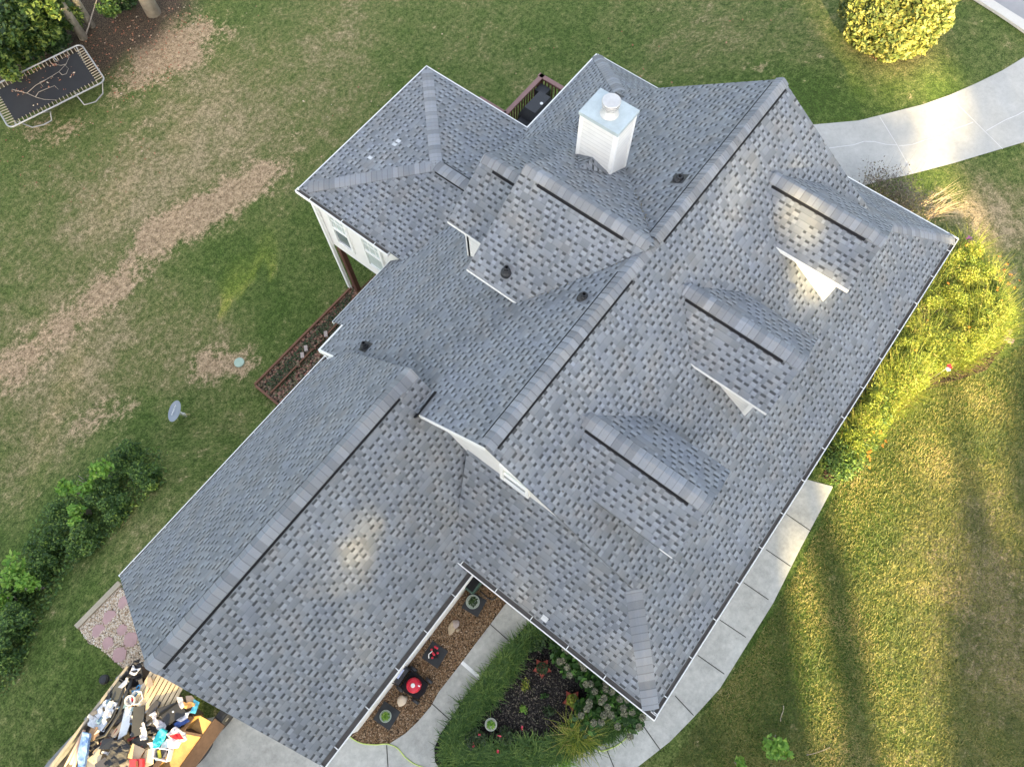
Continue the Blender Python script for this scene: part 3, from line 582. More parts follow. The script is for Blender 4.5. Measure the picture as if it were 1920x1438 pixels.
cap((uB - .12, vF - .12), (uR, vhR), mn(Ff, SRf), .165, .012, off=60, name='hip_cap'); cap((uA + .12, vF - .16), (uL, 1.0), mn(Ff, SLf), .165, .012, off=80, name='hip_cap')
cap((uE - .05, vB + .05), (uR, vbh), mn(Bf, SBf), .165, .012, off=100, name='hip_cap')
cap((wu0 + .25, wv0 + .27), (ap[0], ap[1]), mn(wl, wb), .165, .012, off=120, name='hip_cap'); cap((wu1 - .15, wv0 + .18), (ap[0], ap[1]), mn(wr, wb), .165, .012, off=140, name='hip_cap')
cap((ap[0], ap[1]), (8.46, -7.2), mn(wl, wr), .165, .035, (.03, .018), off=160)
cap((gu0, gv), (2.55, gv), mn(GL, GR), .155, .045, (.022, .022), off=200); cap((2.55, gv), (gu1, gv), mn(GL, GR), .17, .015, off=250)
cap((bu, -5.20), (bu, -2.9), mn(BGL, BGR), .155, .045, (.018, .03), off=270); cap((bu, -5.52), (bu, -5.20), mn(BGL, BGR), .155, .015, off=290); cap((bu, -2.9), (bu, -2.5), mn(BGL, BGR), .155, .015, off=295)
cap((su, -6.50), (su, -5.3), mn(SGL, SGR), .155, .045, (.018, .03), off=300); cap((su, -6.8), (su, -6.5), mn(SGL, SGR), .155, .015, off=310)
# flashing at the garage roof end
mb = MB(); mb.prism([W(3.02, -4.36, GR(0, -4.36) + .03), W(3.02, -4.27, Bf(0, -4.27) + .03), W(2.36, -4.24, Bf(0, -4.24) + .03), W(2.36, -4.33, GR(0, -4.33) + .03)], .04); mb.build('flashing', M['black'], house)
# dormers
dz_, dez, dw = 8.863, 8.207, 1.012; dp = (dz_ - dez) / dw
for k, (du, dve) in enumerate(((11.002, 1.10), (7.601, 1.12), (4.166, 1.16))):
    DL = (lambda du: lambda u, v: dz_ - dp * (du - u))(du); DR = (lambda du: lambda u, v: dz_ - dp * (u - du))(du)
    vr = VR + (ZR - dz_) / PF - .05; ve = VR + (ZR - dez) / PF - .05
    root = empty('dormer', (0, 0, 0)); root.parent = house; root.location = Vector(W(du, dve, dez)) - house.location
    slope('dormer_roof', [(du, vr), (du, dve), (du - dw, dve), (du - dw, ve)], DL, 'v', dp, root)
    slope('dormer_roof', [(du, vr), (du, dve), (du + dw, dve), (du + dw, ve)], DR, 'v', dp, root)
    mb = MB(); vf = .86; cw = (.85, .83, .74)[k]
    for sx in (-1, 1):
        a, b = du + sx * cw, du + sx * (cw - .1); zt = dez + .03; v0 = VR + (ZR - zt) / PF; zb = Ff(0, vf) - .05
        mb.prism([W(a, v0, zt), W(a, vf, zt), W(b, vf, zt), W(b, v0, zt)], zt - zb)
    zb = Ff(0, vf) - .05; wallp = [(du - cw, dez + .03), (du, dz_ - .12), (du + cw, dez + .03), (du + cw, zb), (du - cw, zb)]
    A = [Vector(W(q[0], vf + .002, q[1])) for q in wallp]; Bq = [x + Vector((0, .1, 0)) for x in A]; mb.face(A); mb.face(Bq[::-1])
    mb.build('dormer_wall', M['siding'], root)
    fascia((du - dw, ve if k < 2 else dve - .28, dez), (du - dw, dve, dez), (-1, 0), (.012, .008, .006)[k], (.10, .08, .06)[k], -.01, 'fascia', root)
    for sx in (-1, 1):
        mb = MB(); mb.box(W(du + sx * (cw + .005), vf - .045, (zb + dez) / 2), .02, .09, dez - zb); mb.build('corner_board', M['white'], root)
    mb = MB(); mb.box(W(du, vf + .03, dez - .25), .75, .05, .85); f = mb.build('window', M['white'], root)
    cap((du, vr + .12), (du, dve - .22), mn(DL, DR), .165, .045, (.012, .028), par=root, off=320 + 20 * k); cap((du, dve - .22), (du, dve), mn(DL, DR), .165, .012, par=root, off=335 + 20 * k); cap((du, vr - .15), (du, vr + .12), mn(DL, DR), .16, .012, par=root, off=400 + 20 * k)
# chimney
cu0, cu1, cv0, cv1, czt = 9.10, 9.81, -5.30, -4.39, 9.863
ch = empty('chimney', (0, 0, 0)); ch.parent = house; ch.location = Vector(W((cu0 + cu1) / 2, (cv0 + cv1) / 2, 8.2)) - house.location
mb = MB(); mb.prism([W(cu0, cv0, czt), W(cu0, cv1, czt), W(cu1, cv1, czt), W(cu1, cv0, czt)], 2.4); mb.build('chimney_wall', M['siding'], ch)
for a, b in ((cu0, cv0), (cu0, cv1), (cu1, cv1), (cu1, cv0)):
    mb = MB(); mb.box(W(a + (.035 if a == cu0 else -.035), b + (.035 if b == cv0 else -.035), czt - 1.2), .086, .086, 2.36); mb.build('corner_board', M['white'], ch)
mb = MB(); e = .03; mb.prism([W(cu0 - e, cv0 - e, czt + .03), W(cu0 - e, cv1 + e, czt + .03), W(cu1 + e, cv1 + e, czt + .03), W(cu1 + e, cv0 - e, czt + .03)], .085); capo = mb.build('chimney_cap', M['capmetal'], ch)
fc = (9.41, -4.81)
mb = MB(); mb.lathe([(.20, 0), (.195, .02), (.13, .12), (.12, .12), (.12, .20), (.145, .21), (.185, .23), (.185, .27), (.165, .272), (.165, .31), (.19, .315), (.195, .34), (.185, .355), (0.001, .37)], W(*fc, czt + .03), 28); mb.build('flue_pipe', M['galv'], ch, smooth=False)
mb = MB(); mb.prism([W(fc[0] - .19, fc[1] + .00, czt + .036), W(fc[0] - .17, fc[1] + .10, czt + .036), W(fc[0] - .06, fc[1] + .19, czt + .036), W(fc[0] - .02, fc[1] + .16, czt + .036), W(fc[0] - .12, fc[1] - .01, czt + .036)], .004); mb.build('rust_stain', M['rust'], ch)
ck = (cu0 + .01, -4.87, BGR(cu0, 0) + .20); cA, cB, cC = (8.60, -4.87, BGR(8.6, 0) + .01), (cu0 + .01, -5.28, BGR(cu0, 0) + .01), (cu0 + .01, -4.41, BGR(cu0, 0) + .01)
slope('chimney_cricket', [cA[:2], cB[:2], ck[:2]], plane3(cA, cB, ck), 'u', .45, ch, .01, dz=.006); slope('chimney_cricket', [cA[:2], ck[:2], cC[:2]], plane3(cA, ck, cC), 'u', .45, ch, .01, dz=.006)
# plumbing vents
for (p, h) in (((5.86, -4.72, 8.52), .20), ((6.01, -2.96, 9.18), .16), ((3.32, -6.93, 6.29), .20), ((9.48, -3.0, 9.15), .10)):
    mb = MB(); mb.lathe([(.13, -.06), (.115, .02), (.075, .06), (.07, .09), (.055, .10), (.052, h), (.035, h), (.034, h - .1), (0.001, h - .1)], W(*p), 18); o = mb.build('vent_pipe', M['rubber'], house)
    mb = MB(); pl = Ff if p[1] > VR else Bf; zf = BGL if p[2] == 8.52 else Bf; A = [(p[0] - .14, p[1] - .12), (p[0] + .14, p[1] - .12), (p[0] + .14, p[1] + .14), (p[0] - .14, p[1] + .14)]
    mb.face([W(a, b, zf(a, b) + .006) for a, b in A][::-1]); mb.build('vent_flashing', M['rubber'] if p[0] in (3.32, 9.48) else M['cap'], o)
# ------------------------------------------------------------------ tall trees across the lawn (out of the picture): crowns shaped for their shade, cut open where sun patches fall
E1 = np.array([-SD.y, SD.x, 0.]); E1 /= np.linalg.norm(E1); S3 = np.array(SD); E2 = np.cross(S3, E1); E2 *= np.sign(E2[2])
def sp(p): p = np.array(p, float); return np.array([p @ E1, p @ E2])
def LT(q, z, r): return (sp(W(q[0], q[1], z)), r)
LIT = [LT((10.09, 4.20), 3.2, .85), LT((12.03, 4.00), 3.2, .9), LT((13.49, 3.97), 3.4, .9), LT((15.16, 3.98), 3.4, .9), LT((15.62, 4.57), 3.4, .9), LT((14.14, 5.08), 3.4, .9), LT((9.20, 4.14), 3.0, .55),
    LT((11.36, 4.97), 2.9, .6), LT((9.16, 4.52), 2.9, .6), LT((11.95, 5.00), 2.9, .35), LT((10.55, 4.90), 2.9, .8), LT((9.33, 4.74), 2.9, .8), LT((8.65, 5.24), 2.9, .8), LT((8.04, 6.00), 2.9, .8), LT((7.09, 6.48), 2.9, .75), LT((6.25, 7.04), 2.9, .65), LT((5.41, 7.53), 2.9, .6), LT((4.61, 7.99), 2.9, .5), LT((3.93, 8.40), 2.9, .45), LT((9.62, 5.82), 2.9, .7), LT((7.83, 5.51), 2.9, .5), LT((7.08, 6.05), 2.9, .4),
    LT((5.60, 4.76), 2.9, .26), LT((5.02, 5.23), 2.9, .30), LT((4.45, 5.69), 2.9, .28), LT((3.86, 6.09), 2.9, .22), LT((12.63, 5.62), 2.9, .3), LT((11.66, 6.83), 2.9, .35), LT((10.93, 7.52), 2.9, .3),
    LT((22.80, -2.05), 3.4, .9), LT((22.30, -1.65), 4.2, 1.3), LT((21.89, -1.82), 5.2, 1.5), LT((22.62, -1.06), 4.5, 1.0), LT((23.10, -0.54), 2.7, .5), LT((22.72, 0.25), 2.8, .4), LT((19.19, 2.11), 2.8, .35),
    LT((10.91, -0.70), 8.5, .12), LT((7.21, -24.26), 3., .5), LT((6.19, -21.33), 6., .6), LT((5.38, -22.49), 5., .9), LT((4.56, -23.50), 4., .8), LT((4.85, -22.07), 6., .9),
    ]
SOFT = [LT((-0.70, -3.44), 7.2, .58), LT((-1.09, -3.38), 7.15, .5), LT((-0.45, -3.48), 7.25, .5), LT((-0.10, -3.54), 7.3, .3), LT((-1.67, -3.42), 7.1, .25),
    LT((10.42, -1.99), 9.07, .32), LT((9.79, -1.86), 9.05, .22), LT((11.57, -1.88), 9.04, .28), LT((12.64, -1.71), 8.92, .24), LT((10.97, -1.93), 9.08, .24), LT((10.57, -0.81), 8.6, .28), LT((10.32, -2.71), 9.3, .15), LT((10.73, -0.17), 8.4, .12)]
LIT += [LT((10.26, 0.26), 7.7, .16), LT((10.74, -0.86), 8.75, .10), LT((10.22, 0.57), 7.5, .12)]
for px in range(0, 9): LIT.append(LT([(-7.34, -6.46), (-6.57, -6.66), (-5.77, -6.69), (-5.40, -6.58), (-6.57, -5.79), (-5.78, -5.81), (-5.34, -5.42), (-5.85, -4.83), (-5.62, -4.50)][px], 3.9, .36))
LC = np.array([l[0] for l in LIT]); LR = np.array([l[1] for l in LIT]) * 1.22 + .08
# dense cover: leaf clusters in sun-plane coordinates, hung at the depth of the tree they belong to
corners = [sp(W(a, b, z)) for a, b, z in ((-24, 16, 3), (30, 12, 3), (32, -14, 2), (-8, -34, 0), (14, -32, 0), (24, -22, 6), (2.4, -2.5, 9.5), (-24, -16, 0))]
cmin, cmax = np.min(corners, 0) - 1.5, np.max(corners, 0) + 1.5
NT = 120000; ab = cmin + rng.random((NT, 2)) * (cmax - cmin)
dist = np.sqrt(((ab[:, None, :] - LC[None]) ** 2).sum(-1)); near = (dist - LR[None]).min(1); keep = near > .04 + .14 * rng.random(NT)
SC = np.array([l[0] for l in SOFT]); SR = np.array([l[1] for l in SOFT]) * 1.2; ds_ = (np.sqrt(((ab[:, None, :] - SC[None]) ** 2).sum(-1)) / SR[None]).min(1); keep &= (ds_ > 1) | (rng.random(NT) < .19 + .5 * ds_ ** 2.2)
ab = ab[keep]; ntree = 9; span = (cmax[0] - cmin[0]) / ntree; tid = np.clip(((ab[:, 0] - cmin[0]) / span + rng.normal(size=len(ab)) * .18).astype(int), 0, ntree - 1)
tdep = 40 + rng.random(ntree) * 6
sh = np.array([SH.x, SH.y, 0.])
for k in range(ntree):
    q = ab[tid == k]; dd = tdep[k] + rng.normal(size=len(q)) * 1.3
    # point on the plane through origin perpendicular-offset, pushed along the sun direction
    base = q[:, 0:1] * E1 + q[:, 1:2] * E2; hor = base @ sh; t = (dd - hor) / (S3 @ sh); P = base + t[:, None] * S3
    P = P[P[:, 2] > 3.2]
    cx, cy = P[:, 0].mean(), P[:, 1].mean(); u0, v0 = cx, -cy
    tr = empty('unseen_shade_tree', Gp((u0, v0)), 'unseen tall leafy tree beyond the front lawn, number %s from the garage end of the row' % ['one', 'two', 'three', 'four', 'five', 'six', 'seven', 'eight', 'nine'][k], 'tree', 'tall trees shading the front lawn')
    mb = MB(); top = P[:, 2].max(); mb.tube([Gp((u0, v0), -.1), (cx + .2, cy, 8), (cx - .2, cy + .1, 14), (cx, cy, max(15, top - 1))], .42, 10, r2=.08); leaves('crown', P, .60, FOL['wood'], tr, asp=.8)
    for j in rng.choice(len(P), 22): z = max(5, P[j, 2] - 3 - rng.random() * 2); mb.tube([(cx, cy, z), tuple((np.array([cx, cy, z]) * .4 + P[j] * .6) + np.array([0, 0, .5])), tuple(P[j])], .09, 5, r2=.02)
    mb.build('trunk', M['bark'], tr, smooth=True)
# ------------------------------------------------------------------ woodland corner, trampoline
def tube_obj(name, pts, r, mat, parent=None, n=8, r2=None): mb = MB(); mb.tube(pts, r, n, r2=r2); return mb.build(name, mat, parent, smooth=True)
def forest_tree(gp, r, topoff, h, lab, lean=(0, 0), crown=True, leaf=None):
    t = empty('forest_tree', Gp(gp), lab, 'tree', 'trees at the edge of the wood'); b = Vector(Gp(gp, -.1)); tp = b + Vector((topoff[0], topoff[1], h))
    tube_obj('trunk', [b, b.lerp(tp, .3) + Vector((.03, -.04, 0)), b.lerp(tp, .65) + Vector((-.05, .05, 0)), tp], r, M['bark'], t, 12, r2=r * .45)
    if crown: leaves('crown', lumpy(tuple(tp), (2.6, 2.6, 2.0), 4200, 14), .26, leaf or FOL['wood'], t)
forest_tree((7.91, -27.57), .17, (0, 0), 11.5, 'pale slender tree trunk rising just behind the far corner of the trampoline')
forest_tree((8.51, -27.80), .15, (.3, .2), 12, 'thinner ivy sided trunk just right of the pale slender trunk')
forest_tree((10.49, -26.36), .30, (0, 0), 12.5, 'thick pale trunk standing alone at the right end of the wood edge')
forest_tree((7.38, -30.70), .16, (0, 0), 12, 'grey trunk deep inside the leaves at the far left')
tube_obj('tree_stump', [Gp((6.51, -28.31), -.1), Gp((6.51, -28.31), .35), Gp((6.51, -28.31), .42)], .24, M['bark'], None, 12); o = bpy.data.objects['tree_stump']; tag(o, 'short pale tree stump behind the long side of the trampoline', 'stump')
def leafy(name, c, r, n, size, leaf, lab, cat, group=None, low=0., stem=True, lumps=14, lr=.42, base=None):
    base = base or (c[0], -c[1]); t = empty(name, Gp(base), lab, cat, group)
    leaves('crown' if cat == 'tree' else 'foliage', lumpy(c, r, n, lumps, lr, low), size, leaf, t)
    if stem:
        mb = MB(); b = Vector(Gp(base, -.05))
        for j in range(5):
            e = Vector(c) + Vector((rng.normal() * r[0] * .4, rng.normal() * r[1] * .4, rng.random() * r[2] * .5)); mb.tube([b + Vector((rng.normal() * .05, rng.normal() * .05, 0)), b.lerp(e, .5), e], .035 if cat != 'tree' else .07, 5, r2=.01)
        mb.build('trunk' if cat == 'tree' else 'stem', M['twig'], t)
    return t
def cpt(q, z): return (q[0], -q[1], z)
leafy('understory_tree', cpt((6.01, -27.85), 1.5), (1.5, 1.7, 1.2), 7000, .17, FOL['wood'], 'bright green leafy young tree overhanging the near end of the trampoline', 'tree', None, .3, lumps=22, lr=.34, base=(6.89, -30.16))
leafy('understory_tree', cpt((7.02, -27.33), 2.0), (1.0, 1.2, 1.4), 5000, .17, FOL['wood'], 'bright green tree crown left of the pale slender trunk', 'tree', None, .3, lumps=18, lr=.34, base=(7.95, -29.47))
leafy('understory_tree', cpt((4.55, -27.07), 1.7), (.7, .9, .9), 2600, .17, FOL['wood'], 'leafy branches at the left picture edge above the trampoline mat', 'tree', None, .3, lumps=14, lr=.36, base=(5.19, -30.32))
leafy('shrub', cpt((7.01, -27.78), .6), (.7, .7, .6), 2400, .12, FOL['dark'], 'dark green shrub between the woodland trunks behind the trampoline', 'shrub', None, .05)
leafy('shrub', cpt((9.44, -27.42), .5), (.5, .5, .5), 1300, .12, FOL['hedge'], 'green shrub at the foot of the ivy sided trunk', 'shrub', None, .05)
leafy('shrub', cpt((10.21, -27.36), .5), (.8, .6, .5), 1800, .12, FOL['dark'], 'dark undergrowth bush left of the thick pale trunk', 'shrub', None, .05)
leafy('shrub', cpt((6.60, -28.40), 2.0), (2.2, 1.8, 1.8), 7000, .17, FOL['dark'], 'dark bushy thicket in the top left corner of the wood', 'shrub', None, .05, lumps=18)
leafy('shrub', cpt((7.92, -27.99), .7), (.6, .7, .7), 2200, .14, FOL['wood'], 'green thicket left of the pale slender trunk', 'shrub', None, .05, lumps=18)
tube_obj('fallen_branch', [Gp((7.87, -27.43), .05), Gp((8.49, -27.59), .35), Gp((9.12, -27.70), .7), Gp((9.67, -27.79), 1.0), Gp((10.20, -27.95), 1.3)], .035, M['twig'], None, 6, .012); tag(bpy.data.objects['fallen_branch'], 'long bare branch leaning on the ground right of the pale trunk', 'branch')
leaves_l = np.vstack([onground(np.array(sample_poly([(6.98, -27.97), (9.06, -27.54), (11.54, -26.19), (11.85, -24.34), (8.66, -23.08), (6.67, -23.57), (6.87, -25.01), (7.71, -27.56)], 420)), .02), onground(sample_poly([(3.00, -26.51), (4.74, -24.64), (6.52, -24.61), (5.58, -19.76), (1.78, -21.38), (1.71, -24.85)], 110), .02), onground(sample_poly([(11.54, -26.19), (24.31, -5.51), (20.78, -5.64), (8.28, -16.22), (7.99, -19.76)], 80), .02), onground(sample_poly([(23.05, -3.25), (22.26, -1.90), (23.44, -0.73), (23.44, -1.31)], 120), .02)])
o = leaves('fallen_leaves', leaves_l, .065, FOL['autumn'], None, asp=.7, upb=2.0); o['kind'] = 'stuff'; tag(o, 'dry orange and tan leaves scattered on the ground near the wood')
tz = 1.0; T1, T2, T3 = (7.31, -26.23), (6.68, -24.09), (3.23, -25.15)
tramp = empty('trampoline', Gp(T2), 'rectangular black trampoline with silver frame and dead branch on it at wood edge', 'trampoline')
o2 = Vector(W(*T2, gh(*T2) + .95)); zt = o2.z; o1 = Vector(W(*T1, zt)); ex = (o1 - o2); ex.z = 0; SW = ex.length; ex.normalize(); ey = Vector(W(*T3, zt)) - o2; ey.z = 0; SL = ey.length + .1; ey -= ex * ey.dot(ex); ey.normalize()
def TP(a, b, z=0): return o2 + ex * a + ey * b + Vector((0, 0, z))
def rrect(a0, b0, a1, b1, r, z=0, n=5):
    P = []
    for (cx, cy, s) in ((a1 - r, b1 - r, 0), (a0 + r, b1 - r, 90), (a0 + r, b0 + r, 180), (a1 - r, b0 + r, 270)):
        for k in range(n + 1): t = R(s + 90 * k / n); P.append(TP(cx + r * math.cos(t), cy + r * math.sin(t), z))
    return P
fr = rrect(0, 0, SW, SL, .22); tube_obj('frame', fr + fr[:2], .030, M['steel'], tramp)
mb = MB(); q = rrect(.26, .28, SW - .26, SL - .28, .05, -.03, 2)
if (q[1] - q[0]).cross(q[2] - q[0]).z < 0: q = q[::-1]
mb.prism(q, .01); mb.build('jumping_mat', M['mat'], tramp)
mb = MB()
for k in range(1, 24):
    b = .15 + (SL - .3) * k / 24
    for a0, a1 in ((.02, .27), (SW - .02, SW - .27)): mb.tube([TP(a0, b, 0), TP(a1, b, -.02)], .014, 5)
for k in range(1, 15):
    a = .12 + (SW - .24) * k / 15
    for b0, b1 in ((.02, .30), (SL - .02, SL - .30)): mb.tube([TP(a, b0, 0), TP(a, b1, -.02)], .014, 5)
sp_ = mb.build('springs', M['spring'], tramp)
gl = lambda p, z: Vector(Gp(p, z))
for pts in ([TP(.03, .1), gl((6.81, -24.82), .45), gl((6.47, -24.67), .12), gl((6.06, -24.66), .05), gl((5.70, -24.88), .05), gl((5.78, -25.33), .4), TP(.0, 1.05)],
            [TP(.03, SL - .25), gl((3.57, -25.98), .4), gl((3.82, -25.61), .05), gl((4.17, -25.36), .05), gl((4.47, -25.29), .05), gl((4.68, -25.43), .25), TP(.0, SL - 1.2)],
            [TP(SW, .2), TP(SW + .1, .3, -.9), TP(SW + .1, 1.0, -.9), TP(SW, 1.1)], [TP(SW, SL - .2), TP(SW + .1, SL - .4, -.9), TP(SW + .1, SL - 1.1, -.9), TP(SW, SL - 1.2)]): tube_obj('leg', pts, .024, M['steel'], tramp)
def onmat(x, y): return None
br = empty('dead_branch', tuple(TP(SW * .5, SL * .5, 0)), 'bare forked twiggy branch lying across the black trampoline mat', 'branch')
tm = lambda q: Vector((q[0], -q[1], zt + .02))
for pts in ([(4.32, -26.49), (4.54, -25.91), (4.98, -25.95), (5.40, -25.85), (5.91, -25.78), (6.30, -25.85), (6.59, -26.02), (6.75, -26.37), (6.70, -26.61)], [(4.54, -25.91), (4.62, -25.49), (4.73, -25.18), (5.01, -24.77)], [(4.62, -25.52), (4.83, -25.61), (5.11, -25.50), (5.38, -25.38), (5.35, -25.13)],
            [(5.91, -25.78), (5.88, -25.56), (6.01, -25.48), (6.22, -25.61), (6.25, -25.83)], [(6.30, -25.85), (6.15, -25.96), (6.04, -26.19)], [(5.40, -25.85), (5.15, -25.94), (5.09, -25.68)]): tube_obj('twig', [tm(p) for p in pts], .014, M['twig'], br, 5, .006)
mp = []
for (p, n, s) in (((6.00, -26.20), 26, .10), ((5.37, -25.81), 16, .10), ((4.42, -26.15), 22, .12), ((6.59, -26.24), 10, .08), ((5.36, -26.57), 8, .3), ((5.68, -25.74), 10, .6), ((4.72, -25.76), 14, .6), ((4.94, -26.41), 4, .04), ((6.06, -25.24), 3, .03)):
    for _ in range(n): mp.append((p[0] + rng.normal() * s, -p[1] + rng.normal() * s, zt + .01))
o = leaves('leaves_on_trampoline', np.array(mp), .07, FOL['autumn'], None, upb=2); o['kind'] = 'stuff'; tag(o, 'orange dead leaves lying on the trampoline mat')
# ------------------------------------------------------------------ deck behind the house with covered grill
deck = empty('deck', W(13.5, -9.2, 3.2), 'raised deck with reddish brown railing between the wing and the rear eave', 'deck')
d0, d1, dv0, dv1, dz0 = 12.12, 13.98, -9.72, -7.8, 3.05
mb = MB()
for k in range(17): mb.box(W(11.4 + .15 * k + .07, (dv0 + dv1) / 2, dz0), .14, dv1 - dv0, .04)
mb.box(W(12.6, dv0, dz0 - .1), 2.6, .05, .2); mb.build('deck_floor', M['deckfloor'], deck)
zr_ = 4.15
def rail(a, b):
    mb = MB(); A, B = Vector(W(*a, zr_)), Vector(W(*b, zr_)); d = (B - A); L = d.length; ang = math.atan2(d.y, d.x); c = (A + B) / 2
    mb.box(tuple(c), L + .14, .14, .04, ang); r_ = mb.build('handrail', M['rail'], deck)
    mb = MB(); mb.box((c.x, c.y, zr_ - .08), L, .04, .09, ang); mb.box((c.x, c.y, zr_ - .95), L, .04, .09, ang)
    for k in range(int(L / .13)): p = A + d * ((k + .5) * .13 / L); mb.box((p.x, p.y, zr_ - .5), .035, .035, .9, ang)
    mb.build('balusters', M['brown'], deck)
rail((d0, dv0 + .04), (d1, dv0 + .04)); rail((d1 - .0, dv0), (d1 - .0, -8.3)); rail((12.14, -10.62), (12.14, dv0 - .03))
for pu, pv in ((d1, dv0), (d0, dv0), (12.14, -10.62)): mb = MB(); g0 = gh(pu, pv); mb.box(W(pu, pv, (g0 + zr_) / 2), .12, .12, zr_ - g0 - .12); mb.build('post', M['brown'], deck)
mb = MB(); mb.box(W(11.75, -10.2, dz0), .8, 1.0, .05); mb.build('landing', M['deckfloor'], deck)
gr = empty('covered_grill', W(13.1, -9.1, dz0), 'barbecue grill under a black vinyl cover with a small round badge on deck', 'grill')
mb = MB(); L0 = [(12.50, -9.54), (13.55, -9.54), (13.55, -8.72), (12.50, -8.72)]
def frust(mb, lo, z0, hi, z1, mi=0):
    A = [Vector(W(*p, z0)) for p in lo]; B = [Vector(W(*p, z1)) for p in hi]
    if (B[1] - B[0]).cross(B[2] - B[0]).z < 0: A = A[::-1]; B = B[::-1]
    mb.face(B, mi)
    for i in range(4): mb.face([A[i], A[(i + 1) % 4], B[(i + 1) % 4], B[i]], mi)
frust(mb, L0, dz0 + .02, [(12.54, -9.50), (13.51, -9.50), (13.51, -8.76), (12.54, -8.76)], dz0 + .85)
frust(mb, [(12.54, -9.50), (13.51, -9.50), (13.51, -8.76), (12.54, -8.76)], dz0 + .85, [(12.64, -9.34), (13.42, -9.34), (13.42, -8.94), (12.64, -8.94)], dz0 + 1.18); mb.build('lid_cover', M['cover'], gr)
mb = MB(); frust(mb, [(12.28, -9.45), (12.62, -9.45), (12.62, -8.95), (12.28, -8.95)], dz0 + .3, [(12.30, -9.4), (12.64, -9.4), (12.64, -9.0), (12.30, -9.0)], dz0 + .82); mb.build('side_shelf_cover', M['cover'], gr)
mb = MB(); frust(mb, [(13.50, -9.62), (13.86, -9.62), (13.86, -9.2), (13.50, -9.2)], dz0 + .05, [(13.52, -9.60), (13.84, -9.60), (13.84, -9.22), (13.52, -9.22)], dz0 + .98); b2 = mb.build('covered_side_table', M['cover'], None); tag(b2, 'small square thing under a black cover in the deck corner beyond the grill', 'covered table')
mb = MB(); mb.lathe([(.05, 0), (.05, .006), (0.001, .007)], W(13.05, -9.0, dz0 + 1.187), 16); mb.build('badge', M['white'], gr)
# ------------------------------------------------------------------ back yard
dp_ = (-0.62, -12.57); dg = (-0.55, -12.53); ds = empty('satellite_dish', Gp(dg), 'grey oval satellite dish on a short pole standing in the back lawn', 'satellite dish')
ax_i = lambda x, y: (Vector(rt) * x + Vector(up) * y)       # picture right / up as world directions
yl = (ax_i(.42, .90)); nr = (ax_i(-.62, .25) + Vector(bk) * 1.0).normalized(); yl = (yl - nr * yl.dot(nr)).normalized(); xl = yl.cross(nr)
M3 = Matrix((xl * .33 * .86, yl * .33, nr * .33)).transposed()
c0 = Vector((dp_[0], -dp_[1], .85))
mb = MB(); prof = [(1.0, .03), (1.02, .05), (1.0, .06), (.97, .04), (.75, -.06), (.45, -.14), (.2, -.17), (0.001, -.18)]
mb.lathe(prof, tuple(c0), 36, M3=M3); mb.lathe([(1.0, .03), (.75, -.10), (.45, -.18), (.001, -.22)], tuple(c0), 36, M3=M3); mb.build('dish', M['dish'], ds, smooth=True)
tube_obj('mast', [Gp(dg, -.05), Vector(Gp(dg, .35)), c0 - nr * .12], .035, M['white'], ds); mb = MB(); mb.box(tuple(Vector(Gp(dg, .30))), .05, .20, .10, .5); mb.build('bracket', M['white'], ds)
 
def text(s, size, loc, xv, nv, mat, parent, ext=.002):
    cu = bpy.data.curves.new('t', 'FONT'); cu.body = s; cu.size = size; cu.extrude = ext; cu.align_x = 'CENTER'; cu.align_y = 'CENTER'; ob = bpy.data.objects.new('t', cu); COL.objects.link(ob)
    bpy.context.view_layer.update(); me = bpy.data.meshes.new_from_object(ob.evaluated_get(bpy.context.evaluated_depsgraph_get())); bpy.data.objects.remove(ob)
    yv = nv.cross(xv); mt = Matrix((xv, yv, nv)).transposed().to_4x4(); mt.translation = loc; me.transform(mt); me.materials.append(mat); return link('lettering', me, parent)
text('DIRECTV', .085, c0 - xl * .10 - nr * .015 , yl, nr, M['white'], ds)
mb = MB(); mb.lathe([(.17, .0), (.16, .035), (0.001, .05)], Gp((1.78, -12.66), .01), 20); o = mb.build('utility_cover', M['teal'], None); tag(o, 'small round pale green utility cover set in a bare patch of lawn', 'utility cover')
def beam(pts, wd, h, mat, name, lab, cat, parent=None, z=.0):
    mb = MB()
    for a, b in zip(pts[:-1], pts[1:]):
        A, B = Vector(Gp(a, z)), Vector(Gp(b, z)); d = (B - A); n = Vector((-d.y, d.x, 0)).normalized() * wd / 2; P = [A - n, B - n, B + n, A + n]
        if (P[1] - P[0]).cross(P[2] - P[0]).z < 0: P = P[::-1]
        mb.prism([p + Vector((0, 0, h)) for p in P], h + .03)
    o = mb.build(name, mat, parent)
    if lab: tag(o, lab, cat)
    return o
ge = empty('timber_edging', Gp((1.53, -11.70)), 'brown timber edging around the red brick rubble bed behind the garage', 'edging')
beam([(6.18, -11.62), (1.53, -11.70)], .07, .07, M['timber'], 'edging_beam', None, None, ge); beam([(1.52, -11.65), (1.49, -10.52)], .07, .07, M['timber'], 'edging_beam', None, None, ge); beam([(5.18, -11.05), (1.63, -11.06)], .05, .07, M['timber'], 'edging_beam', None, None, ge)
gp_list = [(3.20, -11.17), (3.68, -11.10), (3.91, -11.12), (4.22, -11.08), (2.89, -11.07), (4.05, -11.12), (3.45, -11.25), (4.11, -10.83), (2.47, -11.14), (3.07, -11.34)]
